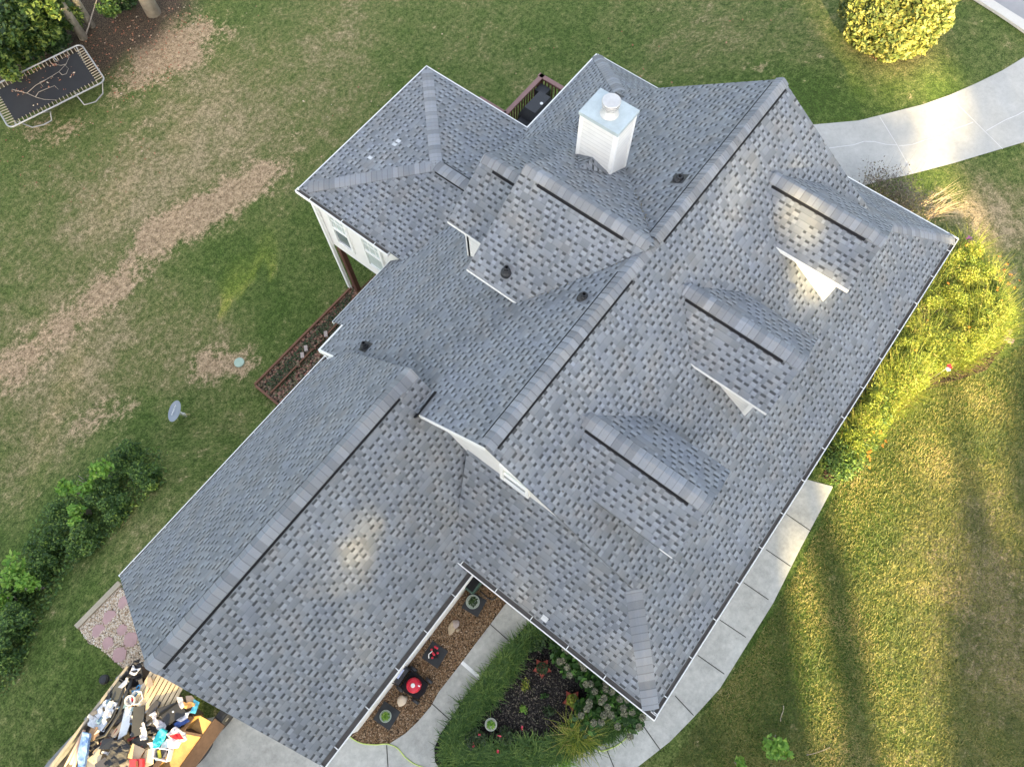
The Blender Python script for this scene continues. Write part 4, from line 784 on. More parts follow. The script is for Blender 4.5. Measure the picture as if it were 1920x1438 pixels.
for k, p in enumerate(gp_list[:8]):
    mb = MB(); mb.box(Gp(p, .06), .2 + .05 * (k % 3), .11, .08, .86 + .12 * (k % 3)); o = mb.build('loose_brick', M['brick'] if k % 3 else M['stone2'], None); tag(o, ('pale chipped block' if k % 3 == 0 else 'loose red brick') + ' in the rubble bed, ' + ('lying lower left of the bed middle', 'upper one of the close group beside the gutter', 'just below the upper one of the close group', 'nearest the house corner', 'lowest in the bed toward the timber corner', 'between the pale blocks in the middle', 'right of the lower left pale block', 'against the gutter at the top')[k], 'brick', 'loose bricks in the bed')
grow = onground(np.vstack([sample_poly([(5.99, -11.50), (5.03, -10.91), (1.79, -10.94), (1.78, -11.43)], 1500)]), 0); o = leaves('bed_weeds', grow + np.array([0, 0, .04]), .06, FOL['rose'], None, upb=1); o['kind'] = 'stuff'; tag(o, 'dry weeds over the brick rubble bed')
beam([(-5.97, -9.19), (-4.59, -9.14)], .13, .10, M['timberw'], 'landscape_timber', 'weathered grey timber edging the pale gravel beside the garage', 'timber')
for p, lab, rz, sx in (((-5.28, -8.65), 'top paver in the middle of the pale gravel, nearest the grey timber', .6, .33), ((-5.66, -8.62), 'leftmost pink paver in the pale gravel', .75, .31), ((-5.26, -8.14), 'half buried pink paver right of centre in the pale gravel', .95, .25), ((-5.68, -8.18), 'pink rounded paver in the lower middle of the gravel, with a chipped side', 1.1, .29), ((-5.27, -7.79), 'pink paver with a dark dot beside the garage roof edge', .7, .33), ((-5.67, -7.74), 'lowest pink square paver, nearest the trailer', .7, .33), ((-4.82, -8.63), 'reddish paver almost hidden under the garage roof corner', .6, .3)):
    import bmesh
    bm = bmesh.new(); bmesh.ops.create_cube(bm, size=1); bmesh.ops.scale(bm, vec=(sx, sx * (.95 if 'round' not in lab else .85), .06), verts=bm.verts)
    bmesh.ops.bevel(bm, geom=[e for e in bm.edges if abs(e.verts[0].co.z - e.verts[1].co.z) > .01], offset=.05, segments=4, affect='EDGES'); bmesh.ops.transform(bm, matrix=Matrix.Rotation(rz, 4, 'Z'), verts=bm.verts)
    me = bpy.data.meshes.new('stepping_stone'); bm.to_mesh(me); bm.free(); me.materials.append(M['paver']); o = link('stepping_stone', me); o.location = Gp(p, .005); tag(o, lab, 'paver', 'pink stepping stones')
# spilled pebbles
def pebbles(poly, n, s0, s1, mats_, name, lab):
    q = sample_poly(poly, n); V = []; F = []; base = np.array([(0, 0, 1), (1, 0, 0), (0, 1, 0), (-1, 0, 0), (0, -1, 0)], float); Fi = [(0, 1, 2), (0, 2, 3), (0, 3, 4), (0, 4, 1)]
    for i, (a, b) in enumerate(q):
        s = s0 + (s1 - s0) * rng.random(); th = rng.random() * 6.3; c, sn = math.cos(th), math.sin(th); g0 = gh(a, b) + .012
        for k in base: x, y = k[0] * s * (.7 + .6 * rng.random()), k[1] * s * (.6 + .5 * rng.random()); V.append((a + x * c - y * sn, -b + x * sn + y * c, g0 + k[2] * s * .6))
        for f in Fi: F.append([5 * i + t for t in f])
    F = np.array(F); o = np_mesh(name, V, F, np.repeat(rng.random(n), 4), mats_); o['kind'] = 'stuff'; tag(o, lab); return o
PEBW = leaf_mat('pale_pebbles', [(0, (.28, .18, .11)), (.4, (.50, .38, .26)), (.8, (.66, .56, .44)), (1, (.75, .70, .62))], 0.0, .8)
PEBT = leaf_mat('tan_pebbles', [(0, (.10, .055, .025)), (.4, (.20, .115, .055)), (.8, (.33, .21, .12)), (1, (.55, .42, .30))], 0.0, .8)
pebbles([(-5.96, -9.15), (-4.69, -9.12), (-4.58, -8.30), (-5.30, -7.20), (-5.58, -7.13), (-5.78, -7.33), (-5.82, -7.62), (-5.86, -8.03), (-5.91, -8.36), (-5.99, -8.79)], 5200, .012, .026, PEBW, 'pale_gravel', 'pale pea gravel around the pink pavers')
pebbles([(0.58, -2.24), (0.86, -2.14), (0.94, -1.10), (0.33, -1.08), (-0.29, -1.08), (-0.81, -1.08), (-1.61, -1.10), (-1.96, -1.05), (-2.38, -1.09), (-2.76, -1.16), (-3.14, -1.31), (-3.53, -1.79), (-3.56, -2.08), (-2.91, -2.16)], 9000, .012, .024, PEBT, 'tan_gravel', 'tan pea gravel between garage and walk')
o = tag(MB() and None or (lambda m: (m.lathe([(.001, .12), (.08, .11), (.11, .07), (.11, .0)], Gp((-6.26, -7.60), 0), 16), m.tube([Gp((-6.21, -7.54), .05), Gp((-6.16, -7.44), .02)], .012, 6), m.build('lawn_light', M['rubber']))[-1])(MB()), 'small black round lamp head lying on the lawn beside the trailer', 'lamp')
# hedge row
HS = [((-2.42, -12.20), .62, .55, 'dark shrub at the far end of the hedge row, nearest the satellite dish'), ((-2.47, -10.98), .55, .5, 'dark shrub on the house side of the hedge row behind the top yellow sapling'), ((-3.48, -11.81), .6, .5, 'dark shrub under the bright saplings in the middle of the hedge'),
      ((-3.48, -10.97), .55, .45, 'low dark shrub on the house side in the middle of the hedge'), ((-4.57, -12.17), .62, .55, 'dark shrub left of the two small yellow saplings'), ((-4.55, -11.02), .6, .5, 'dark shrub just below the two small yellow saplings'), ((-5.44, -11.93), .6, .5, 'dark grey green shrub in the lower middle of the hedge'),
      ((-5.86, -11.37), .5, .45, 'small dark shrub between the middle and the lower saplings'), ((-6.60, -11.55), .6, .5, 'dark shrub under the lowest large sapling'), ((-6.96, -10.65), .55, .5, 'dark shrub below the lowest large sapling'), ((-7.06, -11.71), .6, .5, 'dark shrub at the left picture edge beside the lowest sapling'), ((-7.58, -10.18), .6, .5, 'dark shrub at the lower left end of the hedge'), ((-7.75, -11.26), .7, .6, 'dark shrub half out of the picture at the lower left')]
for k, (q, r, h, lab) in enumerate(HS): leafy('shrub', (q[0], -q[1], gh(*q) + h * .75), (r * .98, r * .98, h * .9), 4200, .070, FOL['hedge'], lab, 'shrub', 'shrubs of the hedge row', gh(*q) + .03, stem=False, lumps=16, lr=.36, base=q)
o = leaves('hedge_ground_cover', onground(sample_poly([(-2.23, -13.13), (-1.68, -11.64), (-2.18, -10.56), (-3.97, -10.54), (-5.42, -10.74), (-6.70, -10.08), (-7.83, -9.30), (-9.01, -9.85), (-7.77, -13.45), (-6.45, -12.61), (-5.13, -13.46), (-3.73, -13.47)], 9000), .05) + rng.normal(size=(9000, 3)) * np.array([.05, .05, .06]), .075, FOL['hedge'], None, upb=.8); o['kind'] = 'stuff'; tag(o, 'low leafy ground cover under the hedge row')
for q, r, h, lab in (((-3.02, -12.09), .33, 1.1, 'bright yellow green maple sapling, topmost of the hedge row'), ((-3.62, -12.27), .30, 1.0, 'lime green sapling just below left of the topmost bright one'), ((-4.02, -12.82), .24, .95, 'small lime green sapling furthest left in the upper hedge'), ((-4.14, -11.85), .24, .9, 'small bright sapling right of centre in the hedge, upper of two'), ((-4.33, -11.40), .2, .8, 'small bright sapling right of centre in the hedge, lower of two'), ((-6.20, -11.77), .42, 1.1, 'broad lime green sapling, largest of the lower hedge'), ((-6.14, -11.14), .3, .8, 'yellow green sapling on the house side of the largest lower one'), ((-6.83, -11.44), .26, .8, 'lime sapling at the left picture edge in the lower hedge'), ((2.21, 5.76), .34, .6, 'bright green leafy seedling on the front lawn at the bottom edge'), ((1.42, 5.35), .16, .3, 'tiny bright seedling at the bottom edge left of the larger one')):
    q2 = q; c = (q[0], -q[1], gh(*q) + h * .8); leafy('sapling', c, (r * 1.15, r * 1.15, h * .3), 300, .12, FOL['lime'], lab, 'sapling', None, 0, lumps=9, lr=.42, base=q)
# big round evergreen bush, top right
bc = (23.65, -2.27); bp = (bc[0], bc[1]); t = empty('round_bush', Gp(bp), 'big dense rounded evergreen bush lit by the sun near the driveway', 'bush')
d = unit(rng.normal(size=(26000, 3))); nz = np.array([mnoise.noise(Vector(x * 2.2)) for x in d]); nz2 = np.array([mnoise.noise(Vector(x * 6)) for x in d])
rr = 1 + .16 * nz + .10 * nz2 - .12 * rng.random(26000) ** 2; P = np.array([bp[0], -bp[1], 4.1]) + d * rr[:, None] * np.array([1.62, 1.62, 2.05]); P = P[P[:, 2] > 2.8]
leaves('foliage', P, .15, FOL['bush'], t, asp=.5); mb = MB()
mb.lathe([(.5, 2.7), (1.15, 2.95), (1.32, 4.0), (1.0, 5.2), (.4, 5.8), (0.001, 5.9)], (bp[0], -bp[1], 0), 24); mb.build('shaded_core', speck('shaded_inner_leaves', (.03, .035, .012), .4, 9), t, smooth=True)  # solid core, its dark colour stands in for shade between the leaves
# dry bush, straw, wildflowers
q = (17.63, 0.93); t = empty('dry_bush', Gp(q), 'sparse brownish bush with bare tips along the right side eave', 'bush')
B = onground(sample_poly([(17.27, -0.06), (17.70, 0.44), (17.63, 1.38), (17.26, 1.95), (16.96, 2.33), (16.96, 1.71)], 330), 0); blades('stem', B, 1.0, .012, FOL['dry'], t, lean=.55, seg=4, curve=.2)
PP = []
for b in B: 
    for _ in range(10): PP.append(b + np.array([rng.normal() * .20, rng.normal() * .22, .25 + rng.random() * .75]))
leaves('foliage', np.array(PP), .055, FOL['dry'], t, asp=.5)
for q, lab, n in (((17.73, 2.25), 'clump of straw coloured dry stalks sticking out from the right side eave', 34), ((18.02, 1.99), 'smaller pale straw clump just above the larger one', 14)):
    t = empty('straw_clump', Gp(q), lab, 'dry grass'); o = blades('stalk', onground(np.array([q] * n) + rng.normal(size=(n, 2)) * .1, 0), .55, .022, FOL['straw'], t, lean=1.6, dirs=R(-35) + rng.normal(size=n) * .35)
fb = [(17.07, 3.39), (17.31, 3.71), (17.04, 4.25), (16.56, 4.93), (15.77, 5.47), (14.85, 5.64), (13.65, 5.15), (12.79, 4.60), (10.88, 4.10), (9.36, 3.95), (8.91, 3.72), (9.65, 3.48), (12.68, 3.35), (15.27, 3.40)]
Bq = sample_poly(fb, 9000); nzv = np.array([mnoise.noise(Vector((a * 1.3, b * 1.3, 3))) + .5 * mnoise.noise(Vector((a * 3.1, b * 3.1, 8))) for a, b in Bq]); Bq = Bq[nzv > -.12]; B = onground(Bq[:3400], 0); hts = np.array([.35 + .45 * max(0, .5 + 1.2 * mnoise.noise(Vector((x[0] * 1.1, x[1] * 1.1, 5)))) for x in B]); B2_ = np.repeat(B, 3, 0) + rng.normal(size=(len(B) * 3, 3)) * np.array([.05, .05, 0]); o = blades('wildflower_stems', B2_, np.repeat(hts, 3) * 1.25, .011, FOL['yellow'], None, lean=.8, seg=4, curve=.3); o['kind'] = 'stuff'; tag(o, 'thick mass of yellow green feathery wildflower stems in the bed')
PP = []
for b, h_ in zip(B, hts):
    for _ in range(7): PP.append(b + np.array([rng.normal() * .13, rng.normal() * .13, h_ * (.2 + rng.random())]))
o = leaves('wildflower_leaves', np.array(PP), .085, FOL['yellow'], None, asp=.17); o['kind'] = 'stuff'; tag(o, 'fine feathery leaves of the wildflower mass')
cl = sample_poly([(16.90, 3.47), (17.14, 3.79), (16.85, 4.30), (16.22, 4.92), (15.61, 5.26), (14.82, 5.33), (13.83, 4.98), (12.92, 4.45), (11.02, 4.03), (9.42, 3.91), (9.12, 3.76), (9.69, 3.53), (12.54, 3.42), (15.11, 3.48)], 112); cl = cl[[i for i, (a, b) in enumerate(cl) if mnoise.noise(Vector((a * .9, b * .9, 3))) > -.25]]; CP = []; CR = []
for a, b in cl:
    r_, h_ = .16 + .22 * rng.random(), .18 + .24 * rng.random(); n_ = int(2600 * r_ * r_ / .1); c_ = blob((a, -b, gh(a, b) + h_ * 1.1), (r_, r_, h_), n_, .6); CP.append(c_); CR.append(np.clip(rng.random(n_) * .7 + .4 * (rng.random() - .25), 0, 1))
o = leaves('wildflower_mounds', np.vstack(CP), .055, FOL['yellow'], None, asp=.4, rnd=np.concatenate(CR)); o['kind'] = 'stuff'; tag(o, 'rounded yellow green mounds of foliage filling the bed')
B2 = onground(sample_poly([(8.59, 3.89), (8.73, 3.49), (11.04, 3.54), (13.01, 3.51), (13.50, 3.60), (12.51, 3.92), (10.66, 4.06), (9.25, 4.16)], 900), 0); PP = []
for b in B2:
    for _ in range(10): PP.append(b + np.array([rng.normal() * .12, rng.normal() * .12, .05 + rng.random() * .5]))
o = leaves('green_undergrowth', np.array(PP), .085, FOL['hedge'], None, asp=.35); o['kind'] = 'stuff'; tag(o, 'darker green undergrowth along the front eave')
clumps = [((16.14, 4.82), .45, .75, 'arching yellow green grassy clump nearest the lawn at the bed tip', FOL['yellow']), ((15.53, 5.29), .35, .6, 'grassy clump beside the curved stone edging', FOL['yellow']), ((17.09, 3.72), .35, .7, 'tall clump by the roof corner with purple flowers', FOL['yellow']), ((14.32, 3.86), .4, .6, 'brownish feathery clump in the middle of the wildflower bed', FOL['straw']), ((13.80, 5.08), .4, .5, 'pale leafy clump at the lower edge of the wildflower bed', FOL['yellow']), ((9.69, 3.77), .35, .6, 'loose green clump where the bed meets the walk', FOL['lirio']), ((16.47, 3.51), .35, .5, 'dark green clump under the front eave near the roof corner', FOL['hydra'])]
for q, r, h, lab, lf in clumps:
    t = empty('flowering_plant', Gp(q), lab, 'plant', 'plants in the wildflower bed'); n = 260; B3 = onground(np.array([q] * n) + rng.normal(size=(n, 2)) * r * .3, 0); blades('foliage', B3, h, .02, lf, t, lean=.8, seg=4)
F1 = onground(np.vstack([sample_poly([(16.76, 3.88), (16.89, 4.65), (16.19, 5.45), (15.66, 5.04), (15.86, 4.46)], 14), sample_poly(fb, 9), sample_poly([(8.65, 3.85), (10.80, 3.99), (11.34, 4.19), (9.85, 4.47), (8.99, 4.30)], 10)]), 0); F1 = F1 + np.stack([rng.normal(size=len(F1)) * .03, rng.normal(size=len(F1)) * .03, .55 + rng.random(len(F1)) * .4], 1)
F1 = np.repeat(F1, 5, 0) + rng.normal(size=(len(F1) * 5, 3)) * np.array([.016, .016, .008]); o = leaves('orange_flowers', F1, .042, FOL['orange'], None, asp=.9, upb=1.5); o['kind'] = 'stuff'; tag(o, 'orange flowers dotted over the wildflower bed')
F2 = np.repeat(onground(sample_poly([(17.28, 3.42), (17.16, 3.63), (16.85, 3.70), (16.94, 3.52)], 7), .6), 6, 0); F2 = F2 + rng.normal(size=F2.shape) * np.array([.03, .03, .02]); o = leaves('purple_flowers', F2, .06, FOL['pink'], None, asp=.9, upb=1.5); o['kind'] = 'stuff'; tag(o, 'purple flowers by the roof corner')
es = [(16.41, 4.83), (16.21, 5.09), (15.98, 5.30), (15.75, 5.50), (15.50, 5.67), (15.25, 5.83), (13.96, 5.61), (13.66, 5.43), (13.37, 5.23), (13.08, 5.03), (14.72, 5.74)]
for k, p in enumerate(es[:6]): mb = MB(); mb.box(Gp(p, .04), .30, .12, .10, R(68 + 5 * k)); o = mb.build('edging_block', M['paver'] if k % 2 else M['stone2']); tag(o, 'edging block at the wildflower bed tip, %s counted from the roof corner side' % ('first', 'second', 'third', 'fourth', 'fifth', 'sixth and last')[k], 'edging block', 'curved bed edging blocks')
q = (12.99, 4.70); t = empty('garden_ornament', W(q[0], q[1], 3.35), 'small red and white ornament perched among the yellow flowers', 'ornament')
mb = MB(); mb.box(W(q[0], q[1], 3.62), .12, .09, .06, .8); mb.build('body', M['red'], t); mb = MB(); mb.box(W(q[0] - .09, q[1] + .01, 3.62), .10, .10, .03, .8); mb.build('base', M['white'], t); tube_obj('stake', [Gp(q), W(q[0], q[1], 3.6)], .01, M['galv'], t, 5)
# ------------------------------------------------------------------ things between garage and walk
def pot(q, r, h, mat, lab, cat='pot', plant=None, star=False, group=None):
    t = empty('flower_pot', Gp(q), lab, cat, group); z = .05
    mb = MB()
    if star:
        n = 10; lo = [Vector(Gp(q, .02)) + Vector((math.cos(R(36 * k)), math.sin(R(36 * k)), 0)) * r * (.72 if k % 2 else 1.25) for k in range(n)]; hi = [p + Vector((0, 0, h)) for p in lo]
        for k in range(n): mb.face([lo[k], lo[(k + 1) % n], hi[(k + 1) % n], hi[k]])
        mb.face([p - Vector((0, 0, .03)) for p in hi])
    else: mb.lathe([(r * .7, 0), (r * .95, h * .9), (r * 1.05, h), (r * .92, h), (r * .9, h * .85), (0.001, h * .84)], Gp(q, z), 24)
    mb.build('bowl', mat, t)
    if not star: mb = MB(); mb.lathe([(r * 1.06, h - .01), (r * 1.08, h + .012), (r * .96, h + .012), (r * .95, h - .01)], Gp(q, z), 28); mb.build('rim', M['rim'], t)
    if plant: c = Gp(q, h + .06); leaves('plant', blob(c, (r * .75, r * .75, .12), plant[1]), plant[2], plant[0], t)
    return t
def flatmat(q, s, rz, lab, mat=M['slate']): mb = MB(); mb.box(Gp(q, .035), s, s, .035, rz); o = mb.build('rubber_mat', mat); tag(o, lab, 'mat', 'black square mats on the gravel'); return o
flatmat((0.48, -1.66), .46, R(8), 'black square mat under the green pot nearest the porch'); flatmat((-1.01, -1.68), .46, R(5), 'black square mat with the red and white thing on it'); flatmat((-2.73, -1.72), .46, R(6), 'black square mat under the pot at the lower end of the gravel')
pot((0.49, -1.69), .155, .30, M['potg'], 'round green glazed pot near the porch corner', plant=(FOL['dark'], 160, .06)); pot((-2.72, -1.71), .125, .24, M['potg'], 'small green pot full of bright leaves at the lower end of the gravel', plant=(FOL['lime'], 260, .05))
t = empty('watering_can', Gp((-1.01, -1.70)), 'red and white plastic thing standing on the middle black mat', 'watering can'); mb = MB(); mb.box(Gp((-1.01, -1.70), .13), .20, .16, .16, .8); mb.build('body', M['black'], t)
mb = MB()
for k in range(7): mb.lathe([(.001, .03), (.028, .015), (.03, 0)], (Gp((-0.97, -1.73))[0] + rng.normal() * .06, Gp((-0.97, -1.73))[1] + rng.normal() * .05, gh(*(-0.97, -1.73)) + .22), 8)
mb.build('red_top', M['red'], t); a = Vector(Gp((-1.06, -1.70), .24)); tube_obj('handle', [a + Vector((-.09, .03, 0)), a + Vector((-.02, .08, .05)), a + Vector((.08, .06, 0))], .013, M['white'], t, 6)
def rock(q, s, mat, lab, rz=0., z=.0):
    bm = bmesh.new(); bmesh.ops.create_icosphere(bm, subdivisions=3, radius=1)
    for v in bm.verts: k = 1 + .28 * mnoise.noise(v.co * 1.1 + Vector((q[0] * 7, q[1] * 3, 0))) + .08 * mnoise.noise(v.co * 4); v.co = Vector((v.co.x * s[0] * k, v.co.y * s[1] * k, v.co.z * s[2] * k))
    bmesh.ops.transform(bm, matrix=Matrix.Rotation(rz, 4, 'Z'), verts=bm.verts); me = bpy.data.meshes.new('rock'); bm.to_mesh(me); bm.free(); me.materials.append(mat); o = link('rock', me); o.location = Gp(q, s[2] * .6 + z); tag(o, lab, 'rock'); return o
rock((-0.30, -1.74), (.16, .085, .08), M['stone'], 'long yellowish stone below the grey stone on the gravel', R(20)); rock((-0.16, -1.72), (.10, .09, .09), M['stone2'], 'angular pinkish grey stone on the gravel, right of the yellowish one', R(50)); rock((-0.25, -1.60), (.045, .04, .03), M['stone'], 'tiny tan stone beside the two larger stones'); rock((-2.27, -1.65), (.13, .11, .10), M['stone3'], 'cream coloured round stone on the gravel below the mower')
t = empty('storage_bin', Gp((0.82, -1.97)), 'dark green plastic bin tucked in the corner under the porch eave', 'bin'); a = Gp((0.82, -1.97)); mb = MB(); mb.prism([(a[0] - .20, a[1] - .17, a[2] + .42), (a[0] + .20, a[1] - .17, a[2] + .42), (a[0] + .20, a[1] + .17, a[2] + .42), (a[0] - .20, a[1] + .17, a[2] + .42)], .42); mb.build('bin_body', M['potg'], t)
mb = MB(); mb.prism([(a[0] - .165, a[1] - .135, a[2] + .423), (a[0] + .165, a[1] - .135, a[2] + .423), (a[0] + .165, a[1] + .135, a[2] + .423), (a[0] - .165, a[1] + .135, a[2] + .423)], .002); mb.build('bin_lid', M['black'], t)
o = tube_obj('black_cable', [Gp((0.81, -1.74), .03), Gp((0.81, -1.65), .03), Gp((0.81, -1.55), .03), Gp((0.79, -1.49), .03), Gp((0.83, -1.38), .03), Gp((0.88, -1.34), .03), Gp((0.95, -1.33), .03)], .014, M['rubber'], None, 6); tag(o, 'kinked black cable on the gravel beside the green bin', 'cable')
def hosepts(lst, z=.03):
    L = [Vector(Gp(p, z)) for p in lst]; out = []
    for i in range(len(L) - 1):
        p0, p1, p2, p3 = L[max(i - 1, 0)], L[i], L[i + 1], L[min(i + 2, len(L) - 1)]
        for k in range(6): t = k / 6; out.append(.5 * ((2 * p1) + (p2 - p0) * t + (2 * p0 - 5 * p1 + 4 * p2 - p3) * t * t + (3 * p1 - p0 - 3 * p2 + p3) * t ** 3))
    return out + [L[-1]]
o = tube_obj('garden_hose', hosepts([(-3.59, -2.13), (-3.58, -1.97), (-3.51, -1.76), (-3.35, -1.52), (-3.18, -1.32), (-3.10, -1.08), (-3.13, -0.82), (-3.11, -0.57), (-3.01, -0.27), (-2.89, 0.10)]), .013, M['hose'], None, 6); tag(o, 'yellow green hose running from the garage eave across the driveway', 'hose')
o = tube_obj('garden_hose', hosepts([(-0.28, 2.55), (-0.31, 2.61), (-0.25, 2.72), (-0.08, 2.85), (0.12, 2.95), (0.34, 3.00), (0.47, 2.99), (0.52, 2.94)]), .013, M['hose'], None, 6); tag(o, 'short curved yellow green hose end on the walk below the porch corner', 'hose')
beam([(-0.75, -1.06), (-0.76, -0.49)], .085, .03, M['white'], 'white_board', 'white plastic strip lying across the walk', 'strip')
# mower
ma, mb_ = Vector(Gp((-1.82, -1.62))), Vector(Gp((-1.84, -1.99))); fx = (ma - mb_); fx.z = 0; fx.normalize(); fy_ = Vector((-fx.y, fx.x, 0)); t = empty('lawn_mower', tuple(ma), 'red and black push mower with its handle folded on the gravel by the garage', 'lawn mower')
def ML(a, b, z): return tuple(ma + fx * a + fy_ * b + Vector((0, 0, z)))
ang = math.atan2(fx.y, fx.x); mb = MB(); P = [ML(.25, -.20, .20), ML(.30, 0, .20), ML(.25, .20, .20), ML(-.1, .25, .2), ML(-.25, .22, .2), ML(-.25, -.22, .2), ML(-.1, -.25, .2)]; mb.prism(P, .14); mb.build('deck', M['black'], t)
mb = MB(); mb.lathe([(.17, .20), (.175, .30), (.165, .37), (.13, .41), (.06, .425), (.055, .44), (0.001, .445)], (ma.x, ma.y, ma.z), 24); mb.box(ML(.09, .05, .36), .14, .13, .10, ang + .3); mb.build('engine_cover', M['red'], t)
mb = MB(); mb.lathe([(.05, .45), (.04, .455), (.001, .456)], (ma.x, ma.y, ma.z), 16); mb.box(ML(.12, .07, .415), .05, .03, .006, ang); mb.build('emblem', M['white'], t)
mb = MB(); mb.box(ML(-.42, 0, .25), .26, .40, .26, ang); mb.build('grass_bag', M['cover'], t); mb = MB(); mb.box(ML(-.42, .03, .385), .09, .24, .006, ang); mb.build('bag_label', speck('blue_white_label', (.45, .50, .70), .4, 14, .4), t)
for sa in (-1, 1):
    tube_obj('handle_bar', [ML(-.2, sa * .22, .2), ML(-.45, sa * .23, .42), ML(-.65, sa * .22, .36)], .013, M['rubber'], t, 6)
    for aa_ in (.22, -.24): mb = MB(); c = Vector(ML(aa_, sa * .27, .10)); mb.tube([c - fy_ * .03, c + fy_ * .03], .10, 16); mb.build('wheel', M['rubber'], t)
# ------------------------------------------------------------------ planted island
L1 = [(0.97, -0.20), (0.92, -0.27), (0.54, -0.33), (0.08, -0.40), (-0.32, -0.46), (-0.76, -0.46), (-1.32, -0.49), (-1.90, -0.45), (-2.26, -0.44), (-2.57, -0.37), (-2.76, -0.18), (-2.75, 0.12), (-2.50, 0.57)]
L2 = [(1.08, 0.21), (0.82, 0.07), (0.43, -0.04), (-0.01, -0.02), (-0.36, 0.01), (-0.80, 0.02), (-1.35, -0.03), (-1.76, -0.10), (-2.08, -0.05), (-2.24, 0.02), (-2.25, 0.22), (-2.07, 0.55)]
ic = np.array(island).mean(0); shrink = lambda P, f: [tuple(ic + (np.array(p) - ic) * f) for p in P]
strap = shrink(L1, .93) + L2[::-1]
def clumped(poly, nc, nb):
    c = sample_poly(poly, nc); tone = rng.random(nc) * .7; r = np.clip(np.repeat(tone, nb) + rng.random(nc * nb) * .35, 0, 1); return onground(np.repeat(c, nb, 0) + rng.normal(size=(nc * nb, 2)) * .035, 0), r
B, r_ = clumped(strap, 240, 26); o = blades('strap_leaf_border', B, .30, .030, FOL['lirio'], None, lean=.85, seg=4, rnd=r_); o['kind'] = 'stuff'; tag(o, 'thick border of dark green strap leaves along the walk')
strap2 = [(-2.83, 0.06), (-2.04, 0.99), (-1.20, 1.95), (-0.72, 2.24), (-0.13, 2.68), (0.50, 2.93), (0.90, 3.14), (0.72, 2.66), (0.09, 2.34), (-0.58, 1.90), (-1.15, 1.39), (-1.69, 0.72), (-2.25, 0.22)]
strap2 = shrink(strap2, .94); B, r_ = clumped(strap2, 220, 26); o = blades('strap_leaf_border', B, .30, .030, FOL['lirio'], None, lean=.85, seg=4, rnd=r_); o['kind'] = 'stuff'; tag(o, 'dark green strap leaf border along the lower side of the island')
t = empty('grass_clump', Gp((-0.34, 2.03)), 'variegated pale grass clump at the lower edge of the planted island', 'ornamental grass'); blades('foliage', onground(np.array([(-0.36, 2.05)] * 420) + rng.normal(size=(420, 2)) * .13, 0), .55, .018, FOL['yellow'], t, lean=.8, seg=4)
t = empty('grass_clump', Gp((-0.96, 2.18)), 'small bright yellow green clump spilling over the walk', 'ornamental grass'); blades('foliage', onground(np.array([(-0.95, 2.14)] * 180) + rng.normal(size=(180, 2)) * np.array([.12, .08]), 0), .2, .02, FOL['lime'], t, lean=1.2, seg=3)
pot((0.32, 0.55), .19, .16, M['terra'], 'red star shaped planter with a dark plant, higher on the island', star=True, plant=(FOL['rose'], 420, .05)); pot((0.19, 1.53), .19, .16, M['terra'], 'red star shaped planter with a pale chipped tip, beside the hydrangeas', star=True, plant=(FOL['yellow'], 300, .06)); pot((-1.37, 0.33), .13, .24, M['terra'], 'red pot with a pale rim and green leaves at the left of the island', plant=(FOL['lime'], 260, .05))
def hyd(q, lab, n=6):
    t = empty('hydrangea', Gp(q), lab, 'hydrangea', 'hydrangeas under the porch eave'); c = Gp(q, .32); leaves('foliage', lumpy(c, (.42, .42, .28), 420, 10, .45, gh(*q) + .05), .13, FOL['hydra'], t, asp=.7)
    for k in range(n): a = 6.28 * k / n + rng.random(); rr = .12 + .26 * rng.random(); hc = (c[0] + rr * math.cos(a), c[1] + rr * math.sin(a), c[2] + .22 + .08 * rng.random()); leaves('flower_head', blob(hc, (.075, .075, .06), 130, .8), .032, FOL['head'], t, asp=.9)
for q, lab in (((0.90, 1.06), 'pale headed hydrangea nearest the upper star planter'), ((0.93, 1.59), 'hydrangea with cream heads in the middle against the eave'), ((0.65, 1.91), 'hydrangea with dark brown heads right of the lower star planter'), ((0.73, 2.35), 'hydrangea with bright green leaves near the porch corner'), ((0.18, 2.04), 'low hydrangea with dark heads toward the lower border'), ((0.66, 2.77), 'hydrangea at the very corner of the porch eave'), ((0.93, 0.80), 'small hydrangea partly under the porch eave')): hyd(q, lab, 6)
for q, lab, lf, n, r in (((-0.69, 0.73), 'small yellow green plant in the middle of the dark mulch', FOL['lime'], 90, .13), ((-0.23, 0.47), 'sparse pale weeds left of centre on the mulch', FOL['yellow'], 90, .2), ((-0.30, 1.23), 'low feathery tuft right of the small yellow green plant', FOL['rose'], 140, .16), ((-1.86, 0.22), 'grey green rose bush with red buds at the left end of the island', FOL['rose'], 900, .32), ((-1.35, 0.77), 'grey green rose bush right of the red pot', FOL['rose'], 800, .28), ((1.01, 0.42), 'dark spreading plant in the shade at the top of the island', FOL['dark'], 700, .36), ((-0.15, 0.96), 'tiny green seedling on the mulch', FOL['hydra'], 60, .1), ((0.69, 0.10), 'dark leafy plant beside the upper strap leaves', FOL['dark'], 400, .28)):
    t = empty('garden_plant', Gp(q), lab, 'plant', 'small plants on the island'); leaves('foliage', lumpy(Gp(q, r * .55), (r, r, r * .6), n, 8, .45, gh(*q) + .02), .055, lf, t)
F3 = np.repeat(onground(np.array([(-1.96, 0.27), (-1.44, 0.63), (-0.99, 0.93), (-1.70, 0.80), (-1.70, 0.25)]), .3), 5, 0); F3 = F3 + rng.normal(size=F3.shape) * .015; o = leaves('rose_flowers', F3, .045, FOL['redf'], None, asp=.9, upb=1); o['kind'] = 'stuff'; tag(o, 'tiny red roses on the rose bushes')
